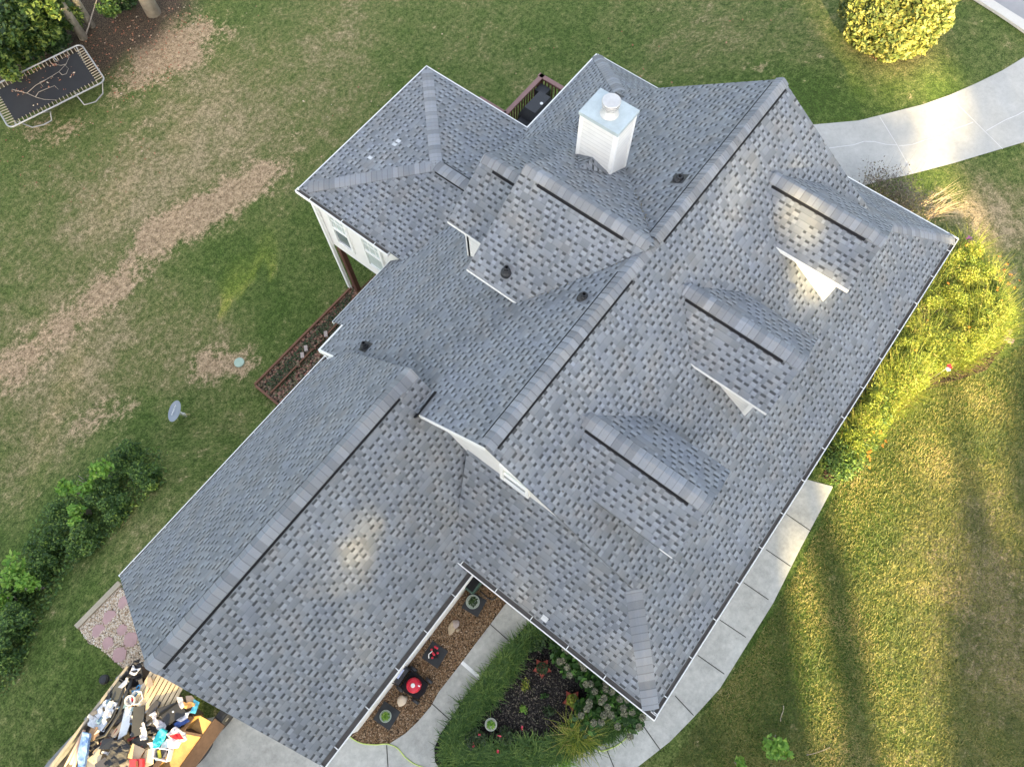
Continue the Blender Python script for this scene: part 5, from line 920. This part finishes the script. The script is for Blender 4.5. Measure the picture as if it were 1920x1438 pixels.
o = leaves('mulch_chips', onground(sample_poly([(0.58, 0.26), (0.59, 1.05), (0.15, 1.83), (-0.61, 1.76), (-1.38, 0.95), (-1.48, 0.08), (-0.55, 0.15)], 1100), .03), .045, FOL['dry'], None, asp=.4, upb=1.2); o['kind'] = 'stuff'; tag(o, 'small dark wood chips over the island soil')
o = tube_obj('fallen_twig', hosepts([(3.13, 5.55), (3.02, 5.60), (2.89, 5.62), (2.79, 5.66)], .02), .010, M['straw'] if 'straw' in M else M['stone3'], None, 5); tag(o, 'pale thin twig lying on the front lawn', 'twig')
o = tube_obj('fallen_twig', hosepts([(2.54, 6.49), (2.66, 6.60), (2.88, 6.76), (3.01, 6.84)], .02), .010, M['twig'], None, 5); tag(o, 'longer thin branch lying near the bottom edge of the front lawn', 'twig')
# ------------------------------------------------------------------ trailer full of debris
g0 = 2.912; tz1 = g0 + 1.25; tl0, tl1, tv0, tv1 = -10.2, -5.25, -6.87, -4.99
trl = empty('dump_trailer', W(-7.5, -6, g0), 'rusty yellow and brown dump trailer heaped with rubbish in front of the garage', 'trailer')
YE = speck('scratched_yellow_paint', (.27, .145, .04), .8, 5, .6); BR = speck('rusty_brown_steel', (.055, .036, .030), .5, 14, .7); GT = speck('dull_grey_steel', (.26, .26, .25), .2, 7, .5)
mb = MB(); mb.box(W((tl0 + tl1) / 2, -6, g0 + .62), tl1 - tl0, 1.84, .08); mb.build('bed', BR, trl)
for vv, inn in ((tv1, 1), (tv0, -1)):
    mb = MB(); mb.box(W((tl0 + tl1) / 2, vv, (g0 + .66 + tz1) / 2), tl1 - tl0, .05, tz1 - g0 - .66); mb.build('side_panel', YE if inn > 0 else GT, trl)
    mb = MB(); mb.box(W((tl0 + tl1) / 2, vv + inn * .01, tz1), tl1 - tl0, .10 if inn > 0 else .055, .07); mb.build('top_rail', BR if inn > 0 else M['timberw'], trl)
    for k in range(5):
        mb = MB(); x = tl0 + .7 + k * .98; A = [W(x - .03, vv, tz1 - .05), W(x + .03, vv, tz1 - .05), W(x + .03, vv + inn * .10, tz1 - .05), W(x - .03, vv + inn * .10, tz1 - .05)]
        lo = [W(x - .03, vv, g0 + .62), W(x + .03, vv, g0 + .62), W(x + .03, vv + inn * .32, g0 + .62), W(x - .03, vv + inn * .32, g0 + .62)]
        if inn < 0: A = A[::-1]; lo = lo[::-1]
        mb.face(A[::-1]); 
        for i in range(4): mb.face([A[i], lo[i], lo[(i + 1) % 4], A[(i + 1) % 4]][::-1])
        mb.build('rib', BR if inn > 0 else GT, trl)
mb = MB(); A = [Vector(W(tl0, tv1 + .02, g0 + .86)), Vector(W(tl1, tv1 + .02, g0 + .86)), Vector(W(tl1, tv1 + .36, g0 + .66)), Vector(W(tl0, tv1 + .36, g0 + .66))]; mb.prism(A[::-1], .04); mb.build('sloped_side', YE, trl)
mb = MB(); mb.prism([W(-6.55, tv1 + .30, g0 + .72), W(tl1 + .1, tv1 + .30, g0 + .72), W(tl1 + .1, tv1 + .58, g0 + .70), W(-6.35, tv1 + .58, g0 + .70)][::-1], .05); mb.build('fender', BR, trl)
mb = MB()
for k in range(9): pass
fl = [(-9.6, g0 + .35), (-9.1, g0 + .72), (-7.75, g0 + .78), (-7.2, g0 + .62), (-7.05, g0 + .35)]
for a, b in zip(fl[:-1], fl[1:]): mb.face([W(a[0], tv0 - .04, a[1]), W(b[0], tv0 - .04, b[1]), W(b[0], tv0 - .34, b[1]), W(a[0], tv0 - .34, a[1])])
mb.build('fender', GT, trl)
mb = MB(); mb.box(W(tl1, -5.93, (g0 + .62 + tz1) / 2), .05, 1.86, tz1 - g0 - .62); mb.build('tailgate', BR, trl)
for vv, s in ((tv1 + .36, 1), (tv0 - .2, -1)):
    for uu in (-5.95, -5.12) if s > 0 else (-8.8, -7.9):
        c = Vector(W(uu, vv, g0 + .34)); wh = empty('wheel', (0, 0, 0)); wh.parent = trl; wh.location = c - trl.location; mb = MB(); Mx = Matrix.Rotation(R(90), 3, 'X')
        mb.lathe([(.20, -.09), (.30, -.10), (.335, -.06), (.335, .06), (.30, .10), (.20, .09)], tuple(c), 28, M3=Mx); mb.build('tyre', M['rubber'], wh)
        mb = MB(); mb.lathe([(.205, -.085), (.17, -.05), (.10, -.06), (.05, -.09), (0.001, -.09)] if s < 0 else [(.205, .085), (.17, .05), (.10, .06), (.05, .09), (0.001, .09)], tuple(c), 24, M3=Mx); mb.lathe([(.2, .08), (.2, -.08)], tuple(c), 24, M3=Mx); mb.build('rim', M['galv'], wh)
trl.location = W(-7.5, -5.8, g0); trl.rotation_euler.z = R(5.1)
hm = []
for i in range(15):
    for j in range(9): hm.append((-10.1 + i * .335, -6.83 + j * .223 + .09 * (4.85 - i * .335), g0 + 1.09 + .07 * mnoise.noise(Vector((i * .6, j * .7, 1))) + .02 * math.sin(i * 2.1 + j)))
me = bpy.data.meshes.new('rubbish_heap'); me.from_pydata([W(*p) for p in hm], [], [(i * 9 + j, i * 9 + j + 1, (i + 1) * 9 + j + 1, (i + 1) * 9 + j) for i in range(14) for j in range(8)]); me.materials.append(speck('dark_mixed_rubbish', (.055, .05, .048), .8, 9)); o = link('rubbish_heap', me); o['kind'] = 'stuff'; tag(o, 'dark mixed rubbish filling the trailer under the larger pieces')
SM = {}
def smat(col, nm='painted_scrap', am=.12): 
    k = (col, nm)
    if k not in SM: SM[k] = speck(nm, col, am, 7, .7, bs=.05)
    return SM[k]
def panel(name, poly, z, th, col, lab, cat, tilt=0., nm='scrap_surface', mat=None, parent=None, crumple=0.):
    """flat scrap piece with the outline given as (u, v) corners; tilt raises the far edge"""
    P = [Vector((a, -b, z)) for a, b in poly]
    for i, p in enumerate(P): p.z += tilt * (i / (len(P) - 1) - .5)
    if (P[1] - P[0]).cross(P[2] - P[0]).z < 0: P = P[::-1]
    mt_ = mat or smat(col, nm)
    if crumple:
        bm = bmesh.new(); f = bm.faces.new([bm.verts.new(p) for p in P]); bmesh.ops.triangulate(bm, faces=bm.faces[:]); bmesh.ops.subdivide_edges(bm, edges=bm.edges[:], cuts=6, use_grid_fill=True)
        for v in bm.verts: v.co.z += crumple * mnoise.noise(v.co * 7) + crumple * .5 * mnoise.noise(v.co * 17); v.co.x += crumple * .5 * mnoise.noise(v.co * 6 + Vector((5, 0, 0))); v.co.y += crumple * .5 * mnoise.noise(v.co * 6 + Vector((0, 9, 0)))
        r = bmesh.ops.extrude_face_region(bm, geom=bm.faces[:])
        for v in r['geom']:
            if isinstance(v, bmesh.types.BMVert): v.co.z += th
        bmesh.ops.recalc_face_normals(bm, faces=bm.faces[:]); me = bpy.data.meshes.new(name); bm.to_mesh(me); bm.free(); me.materials.append(mt_); o = link(name, me, parent)
    else: mb = MB(); mb.prism(P, th); o = mb.build(name, mt_, parent)
    if lab: tag(o, lab, cat)
    return o
Z = 4.15
panel('white_sheet', [(-6.57, -6.76), (-6.07, -6.73), (-5.97, -6.46), (-6.54, -6.26), (-6.66, -6.63)], 4.18, .03, (.68, .70, .74), 'crumpled pale grey plastic sheet along the left side of the trailer', 'sheet', .05, 'pale_plastic_sheet', crumple=.07)
panel('carpet_tile', [(-6.03, -6.72), (-5.66, -6.81), (-5.60, -6.51), (-5.96, -6.49)], 4.21, .04, (.09, .09, .08), 'dark grey square board above the pale sheet', 'board')
o = tube_obj('black_pipe', [W(*(-5.38, -6.56), 4.30), W(*(-5.69, -6.42), 4.32), W(*(-6.09, -6.24), 4.30), W(*(-6.54, -6.17), 4.27), W(*(-6.76, -6.33), 4.22)], .035, M['rubber'], None, 8); tag(o, 'long black bent tube lying beside the pale sheet', 'tube')
o = tube_obj('black_pipe', [W(*(-5.43, -6.66), 4.26), W(*(-5.76, -6.51), 4.27), W(*(-6.21, -6.31), 4.26), W(*(-6.70, -6.30), 4.2)], .022, M['rubber'], None, 8); tag(o, 'thinner black tube running along the thick bent one', 'tube')
panel('white_plank', [(-5.40, -6.36), (-5.26, -6.25), (-5.57, -5.83), (-5.78, -5.80), (-5.71, -6.01)], 4.27, .02, (.78, .80, .82), 'long white board standing out between the plastic tub and the pallet', 'board', .1)
panel('blue_sheet', [(-5.61, -6.41), (-5.40, -6.37), (-5.65, -6.02), (-5.74, -6.09)], 4.24, .02, (.10, .40, .72), 'bright blue printed board behind the white plastic tub', 'board')
panel('white_carton', [(-5.92, -6.28), (-5.80, -6.17), (-6.03, -5.95), (-6.25, -5.83), (-6.43, -5.89), (-6.22, -6.02)], 4.26, .03, (.76, .79, .82), 'long white and blue carton strip with faint printing in the middle of the heap', 'carton', .08)
t = text('US', .11, Vector(W(*(-5.90, -6.11), 4.345)), ax_i(.5, .8).normalized(), Vector((0, 0, 1)), smat((.25, .35, .45), 'faint_blue_ink'), bpy.data.objects['white_carton'])
panel('dark_cabinet_door', [(-5.78, -6.09), (-5.60, -5.93), (-6.00, -5.52), (-6.21, -5.68)], 4.33, .035, (.055, .055, .055), 'dark rectangular board with a seam in the middle of the heap', 'board')
panel('dark_strip', [(-5.62, -5.81), (-5.38, -5.81), (-5.34, -5.69), (-5.65, -5.64), (-5.84, -5.64)], 4.33, .03, (.07, .065, .065), 'dark torn strip lying over the pallet edge', 'scrap')
pal = empty('wooden_pallet', W(*(-5.24, -5.84), 4.2), 'pale slatted wood pallet at the far end of the trailer under the roof edge', 'pallet')
pa, pb, pc = Vector(W(*(-5.60, -5.77), 4.28)), Vector(W(*(-5.14, -6.39), 4.28)), Vector(W(*(-5.15, -5.58), 4.28)); da = (pc - pb); db = (pa - pb) * 1.0
sl_dir = (Vector(W(*(-5.58, -5.83), 4.28)) - Vector(W(*(-5.12, -5.95), 4.28))); sd = sl_dir.normalized(); across = Vector((-sd.y, sd.x, 0))
cP = Vector(W(*(-5.26, -5.87), 4.28))
for k in range(-4, 5): mb = MB(); c = cP + across * k * .098; mb.box(tuple(c), .88 - .03 * abs(k), .075, .02, math.atan2(sd.y, sd.x)); mb.build('slat', smat((.60, .46, .29), 'raw_pine'), pal)
for k in (-1, 1): mb = MB(); c = cP + sd * k * .3 - Vector((0, 0, .05)); mb.box(tuple(c), .06, .80, .07, math.atan2(sd.y, sd.x)); mb.build('crosspiece', smat((.45, .33, .2), 'raw_pine_dark'), pal)
t = empty('plastic_tub', W(*(-5.66, -6.21), 4.2), 'white hexagonal plastic tub holding a bucket near the blue board', 'tub'); c = W(*(-5.60, -6.18), 4.2); mb = MB(); mb.lathe([(.12, 0), (.15, .16), (.16, .16), (.135, .15), (.11, .03), (.001, .03)], c, 6); mb.build('tub_body', smat((.66, .68, .70)), t)
t = empty('white_bucket', W(*(-5.75, -6.27), 4.2), 'round white bucket with red scraps inside, left of the tub', 'bucket'); c = W(*(-5.71, -6.23), 4.22); mb = MB(); mb.lathe([(.08, 0), (.10, .2), (.108, .2), (.095, .195), (.08, .05), (.001, .05)], c, 20); mb.build('bucket_body', smat((.80, .80, .79)), t); mb = MB(); mb.box((c[0] + .01, c[1], c[2] + .10), .07, .05, .04, .6); mb.build('red_scrap', M['red'], t)
t = empty('black_case', W(*(-5.34, -5.31), 4.2), 'flat black suitcase like case with a small white dot, right side of the heap', 'case'); panel('case_body', [(-5.47, -5.65), (-5.08, -5.38), (-5.13, -5.06), (-5.57, -5.23)], 4.38, .10, (.045, .045, .048), None, None, parent=t); panel('case_seam', [(-5.53, -5.53), (-5.09, -5.39), (-5.10, -5.36), (-5.54, -5.48)], 4.392, .008, (.010, .010, .010), None, None, parent=t)
mb = MB(); mb.lathe([(.022, 0), (.02, .008), (.001, .009)], W(*(-5.29, -5.32), 4.382), 12); mb.build('white_dot', M['white'], t)
panel('grey_cloth', [(-5.67, -5.73), (-5.54, -5.65), (-5.61, -5.49), (-5.57, -5.31), (-5.65, -5.19), (-5.74, -5.30), (-5.70, -5.53)], 4.30, .03, (.60, .56, .58), 'crumpled pale cloth left of the black case', 'cloth', 0, 'pale_cloth', crumple=.08)
panel('white_plastic', [(-5.95, -5.68), (-5.82, -5.68), (-5.88, -5.55), (-6.03, -5.38), (-6.12, -5.46), (-6.05, -5.60)], 4.31, .02, (.70, .66, .66), 'torn white plastic right of the dark seamed board', 'plastic', 0, 'white_plastic', crumple=.07)
panel('teal_bag', [(-5.66, -5.25), (-5.61, -5.15), (-5.76, -5.07), (-5.94, -5.04), (-6.05, -5.12), (-5.95, -5.22), (-5.78, -5.27)], 4.36, .07, (.06, .55, .60), 'crumpled bright teal plastic bag near the right side', 'bag', 0, 'teal_plastic', crumple=.08)
panel('red_white_bag', [(-5.66, -5.11), (-5.46, -5.03), (-5.40, -4.80), (-5.47, -4.66), (-5.58, -4.74), (-5.68, -4.90)], 4.38, .05, (.72, .68, .70), 'white and red crumpled bag beside the yellow trailer wall', 'bag', 0, 'white_bag', crumple=.08); panel('red_part', [(-5.62, -5.01), (-5.45, -4.85), (-5.48, -4.72), (-5.58, -4.81), (-5.63, -4.95)], 4.475, .03, (.50, .02, .03), None, None, parent=bpy.data.objects['red_white_bag'], crumple=.05)
panel('white_bag', [(-5.84, -5.07), (-5.68, -4.96), (-5.61, -4.73), (-5.72, -4.71), (-5.82, -4.87), (-5.97, -5.00)], 4.34, .05, (.78, .75, .77), 'white crumpled bag below the red and white one', 'bag', 0, 'white_bag2', crumple=.08)
panel('white_bag', [(-6.08, -5.31), (-5.95, -5.21), (-5.99, -5.06), (-6.09, -5.16)], 4.34, .04, (.78, .77, .77), 'small white bag scrap left of the teal bag', 'bag', 0, 'white_bag2', crumple=.06)
t = empty('plastic_crate', W(*(-6.03, -4.94), 4.15), 'pale lilac plastic crate with a yellow and black tool inside', 'crate'); cc = [(-6.01, -5.12), (-5.84, -4.82), (-6.03, -4.70), (-6.16, -4.99)]
for k in range(4):
    A, B = Vector(W(*cc[k], 4.42)), Vector(W(*cc[(k + 1) % 4], 4.42)); d = B - A; mb = MB(); mb.box(tuple((A + B) / 2 - Vector((0, 0, .10))), d.length, .02, .20, math.atan2(d.y, d.x)); mb.build('crate_side', smat((.62, .58, .66), 'lilac_plastic'), t)
mb = MB(); c = W(*(-6.05, -4.95), 4.28); mb.box(c, .20, .12, .02, .3); mb.build('crate_floor', smat((.10, .10, .12)), t); mb = MB(); mb.box((c[0], c[1], c[2] + .06), .16, .05, .05, 1.0); mb.build('tool', smat((.62, .60, .08), 'yellow_tool'), t)
panel('red_case', [(-6.48, -5.35), (-6.31, -5.15), (-6.44, -4.99), (-6.63, -5.21)], 4.42, .12, (.62, .04, .06), 'flat red case with a dark handle at the bottom edge', 'case'); mb = MB(); mb.box(W(*(-6.44, -5.15), 4.435), .14, .05, .02, .9); mb.build('handle', smat((.15, .05, .03)), bpy.data.objects['red_case'])
panel('blue_roll', [(-6.74, -6.57), (-6.68, -6.41), (-6.86, -6.25), (-7.17, -6.02), (-7.27, -6.09), (-7.07, -6.32)], 4.33, .09, (.20, .32, .55), 'blue folded plastic tarp near the left wall', 'tarp', 0, 'blue_tarp', crumple=.03)
for k, (a, b, lab) in enumerate((((-6.74, -6.60), (-7.47, -6.39), 'long pinkish wooden dowel nearest the left wall'), ((-6.88, -6.50), (-7.36, -6.33), 'shorter pinkish wooden dowel next to the long one'), ((-6.94, -6.46), (-7.41, -6.19), 'lowest pinkish wooden dowel beside the blue tarp'))): o = tube_obj('wooden_dowel', [W(*a, 4.30 + .02 * k), W(*b, 4.25 + .02 * k)], .035, smat((.56, .38, .28), 'pink_wood'), None, 10); tag(o, lab, 'dowel')
panel('cardboard', [(-6.64, -6.55), (-6.55, -6.45), (-6.63, -6.28), (-6.77, -6.30), (-6.73, -6.48)], 4.25, .015, (.44, .27, .15), 'brown cardboard flap by the end of the pale sheet', 'cardboard', .08)
panel('cardboard', [(-6.49, -6.11), (-6.15, -6.11), (-6.19, -5.99), (-6.47, -5.98)], 4.26, .015, (.58, .42, .27), 'tan cardboard wedge between black tubes and white carton', 'cardboard', .06)
panel('cardboard', [(-6.55, -5.48), (-6.27, -5.57), (-6.18, -5.27), (-6.40, -5.21)], 4.32, .015, (.56, .42, .28), 'tan cardboard flap above the red case', 'cardboard', .06); panel('cardboard', [(-6.40, -5.21), (-6.19, -5.25), (-6.07, -5.16), (-6.27, -4.92), (-6.45, -5.02)], 4.30, .015, (.62, .50, .33), 'pale cardboard sheet left of the lilac crate', 'cardboard', .05)
panel('plywood_scrap', [(-7.11, -6.13), (-6.92, -6.09), (-6.83, -5.94), (-7.04, -5.81), (-7.21, -5.97)], 4.27, .02, (.66, .55, .38), 'pale plywood scrap near the bottom edge', 'plywood', .05); panel('plywood_scrap', [(-6.87, -6.15), (-6.70, -6.09), (-6.85, -6.00), (-6.99, -6.06)], 4.27, .02, (.62, .52, .36), 'narrow pale wood scrap above the larger plywood', 'plywood', .05)
panel('black_bag', [(-6.48, -5.93), (-6.31, -5.75), (-6.33, -5.53), (-6.57, -5.42), (-6.88, -5.54), (-6.87, -5.73), (-6.61, -5.82)], 4.37, .05, (.045, .044, .046), 'large dark grey bag in the lower middle of the heap', 'bag', 0, 'dark_bag', crumple=.07)
panel('shingle_scrap', [(-7.03, -5.91), (-6.80, -5.84), (-6.82, -5.64), (-6.99, -5.56), (-7.12, -5.74)], 4.33, .02, (.10, .095, .10), 'dark shingle scrap at the bottom edge', 'shingle', .03); panel('shingle_scrap', [(-6.62, -6.15), (-6.44, -5.98), (-6.61, -5.82), (-6.79, -6.06)], 4.30, .02, (.035, .04, .05), 'black slotted sheet below the tubes', 'sheet', .03)
panel('shingle_scrap', [(-6.26, -5.67), (-6.03, -5.52), (-5.99, -5.29), (-6.22, -5.31), (-6.30, -5.56)], 4.28, .02, (.05, .048, .045), 'dark scrap under the dark seamed board', 'shingle', .03)
panel('orange_cloth', [(-5.03, -5.36), (-5.00, -5.22), (-4.86, -5.06), (-4.93, -5.02), (-5.07, -5.14), (-5.09, -5.26)], 4.35, .03, (.72, .36, .12), 'orange cloth beside the yellow wall under the roof edge', 'cloth', 0, 'orange_cloth', crumple=.05)
panel('blue_bag', [(-4.84, -5.15), (-4.80, -5.02), (-5.01, -4.91), (-5.07, -5.02), (-4.95, -5.07)], 4.34, .04, (.10, .45, .62), 'blue plastic bag against the trailer wall under the roof edge', 'bag', 0, 'blue_plastic', crumple=.06)
panel('paper_scrap', [(-5.05, -5.49), (-4.97, -5.38), (-5.05, -5.20), (-5.14, -5.21), (-5.10, -5.34)], 4.36, .03, (.66, .58, .54), 'printed pinkish paper sack above the black case', 'sack', 0, 'paper_sack', crumple=.04)
panel('blue_cloth', [(-5.47, -5.16), (-5.22, -5.01), (-5.23, -4.91), (-5.47, -5.02)], 4.31, .04, (.04, .08, .26), 'dark blue cloth roll beside the wall below the black case', 'cloth', 0, 'blue_cloth', crumple=.05); panel('silver_foil', [(-5.36, -5.13), (-5.10, -5.07), (-5.02, -5.03), (-5.13, -4.97), (-5.32, -5.04)], 4.37, .02, (.62, .60, .64), 'crinkled silver grey scrap at the corner of the black case', 'foil', 0, 'foil', crumple=.08)
panel('cardboard', [(-4.93, -5.36), (-4.84, -5.26), (-4.85, -5.11), (-5.00, -5.22)], 4.33, .02, (.52, .37, .26), 'brown cardboard piece at the roof edge above the orange cloth', 'cardboard', .04); panel('cardboard', [(-5.21, -6.30), (-5.12, -6.25), (-5.20, -6.07), (-5.31, -6.11)], 4.34, .02, (.50, .36, .24), 'brown cardboard box corner at the upper end of the pallet', 'cardboard', .04)
panel('black_scrap', [(-5.36, -6.79), (-5.05, -6.75), (-5.13, -6.49), (-5.35, -6.41), (-5.45, -6.62)], 4.27, .05, (.03, .03, .035), 'black tangled scrap at the far left corner of the trailer', 'scrap', 0, 'black_scrap', crumple=.14); panel('white_scrap', [(-5.36, -6.67), (-5.20, -6.74), (-5.23, -6.65), (-5.12, -6.54), (-5.34, -6.57)], 4.36, .02, (.70, .69, .72), 'thin white plastic strip over the black tangled scrap', 'scrap', 0, 'white_strip', crumple=.06)
panel('grey_scrap', [(-5.73, -6.69), (-5.43, -6.66), (-5.55, -6.57), (-5.68, -6.59)], 4.30, .02, (.55, .55, .57), 'pale grey metal offcut beside the dark board', 'scrap', .04)
fpoly = [(-6.95, -6.58), (-5.56, -6.70), (-4.99, -5.15), (-6.17, -4.81), (-7.37, -6.26)]
seen = set()
for k, p in enumerate(sample_poly(fpoly, 90)):
    a = rng.random() * 6.28; L_, w_ = .10 + .13 * rng.random(), .05 + .09 * rng.random(); q_ = [(p[0] + L_ * math.cos(a) * i - w_ * math.sin(a) * j, p[1] + L_ * math.sin(a) * i + w_ * math.cos(a) * j) for i, j in ((-1, -1), (1, -.8), (.9, 1), (-1, .9))]
    lab = 'torn %s scrap in the %s of the trailer heap, %s' % (('dark shingle', 'brown cardboard', 'black felt', 'grey board', 'pale plywood')[k % 5], 'garage end' if p[0] > -6.1 else ('middle' if p[0] > -6.8 else 'lower end'), 'near the left rail' if p[1] < -6.4 else ('along the centre' if p[1] < -5.7 else 'toward the yellow wall'))
    if lab in seen: continue
    seen.add(lab)
    o = panel('scrap_piece', q_, 4.13 + .05 * rng.random(), .02, [(.09, .085, .085), (.36, .26, .17), (.05, .05, .055), (.20, .18, .16), (.44, .36, .25)][k % 5], lab, 'scrap', .12 * rng.normal(), 'torn_scrap', crumple=.05); o['group'] = 'torn scraps in the trailer'
sc = []; cols = [(.55, .53, .52), (.03, .03, .035), (.42, .32, .22), (.40, .38, .39), (.10, .085, .075), (.22, .05, .045), (.12, .2, .30)]
poly = [(-6.60, -6.73), (-5.39, -6.71), (-4.99, -5.15), (-6.14, -4.76), (-7.44, -6.35)]; pts = sample_poly(poly, 110)
me_v = []; mbs = [MB() for _ in cols]
for k, p in enumerate(pts): mbs[k % 7].box(W(p[0], p[1], 4.21 + .06 * rng.random()), .05 + .12 * rng.random(), .03 + .06 * rng.random(), .01 + .03 * rng.random(), rng.random() * 6, M4=Matrix.Rotation(rng.normal() * .4, 3, 'X'))
for k, m_ in enumerate(mbs): o = m_.build('small_rubbish', smat(cols[k], 'rubbish_bits', .3)); o['kind'] = 'stuff'; tag(o, 'small loose bits of rubbish strewn over the heap')

q = []
for _ in range(150):
    a, c = uL + rng.random() * (uR - uL), VR + .2 + rng.random() * 4.2; q.append(W(a, c, Ff(a, c) + .012))
for _ in range(60):
    a, c = -3.6 + rng.random() * 5, gv + .3 + rng.random() * 2.4; q.append(W(a, c, GR(a, c) + .012))
for t_ in rng.random(90):
    a = 7.7 + 1.4 * t_; c = cut(BGR, a) + rng.normal() * .03; q.append(W(a, c, Bf(0, c) + .015))
for t_ in rng.random(60):
    a = 5.7 + 1.5 * t_; c = cut(BGL, a) + rng.normal() * .03; q.append(W(a, c, Bf(0, c) + .015))
o = leaves('roof_litter', np.array(q), .030, FOL['dry'], None, upb=3); o['kind'] = 'stuff'; tag(o, 'tiny bits of leaf litter on the roof')
for p in ((755, 262), (700, 303), (773, 253)): pass
mb = MB()
for (a, c) in ((8.61, -10.62), (8.46, -10.63), (7.75, -10.90), (1.05, -0.06)): 
    zf = wb if c < -8 else SLf
    mb.face([W(a - .05, c - .07, zf(a - .05, c - .07) + .006), W(a - .05, c + .07, zf(a - .05, c + .07) + .006), W(a + .05, c + .07, zf(a + .05, c + .07) + .006), W(a + .05, c - .07, zf(a + .05, c - .07) + .006)])
mb.build('scuff_marks', speck('pale_scuff', (.48, .50, .52), .3, 9), house)

GR_T = leaf_mat('front_lawn_blades', [(0, (.06, .10, .02)), (.45, (.17, .18, .04)), (.8, (.32, .29, .08)), (1, (.42, .33, .15))], .25)
q = sample_poly([(8.71, 4.05), (12.10, 4.29), (13.95, 5.80), (15.55, 6.29), (12.05, 8.29), (5.37, 10.80), (0.26, 4.15), (1.64, 4.14), (3.78, 4.32), (6.52, 4.25)], 95000)
nz_ = np.array([mnoise.noise(Vector((a * .8, b * .8, 2))) for a, b in q]); r_ = np.clip(.45 + nz_ * .5 + rng.normal(size=len(q)) * .22, 0, 1)
o = blades('lawn_blades', onground(q, -.01), .075, .016, GR_T, None, lean=.8, seg=2, rnd=r_); o['kind'] = 'stuff'; tag(o, 'short grass blades of the front lawn')
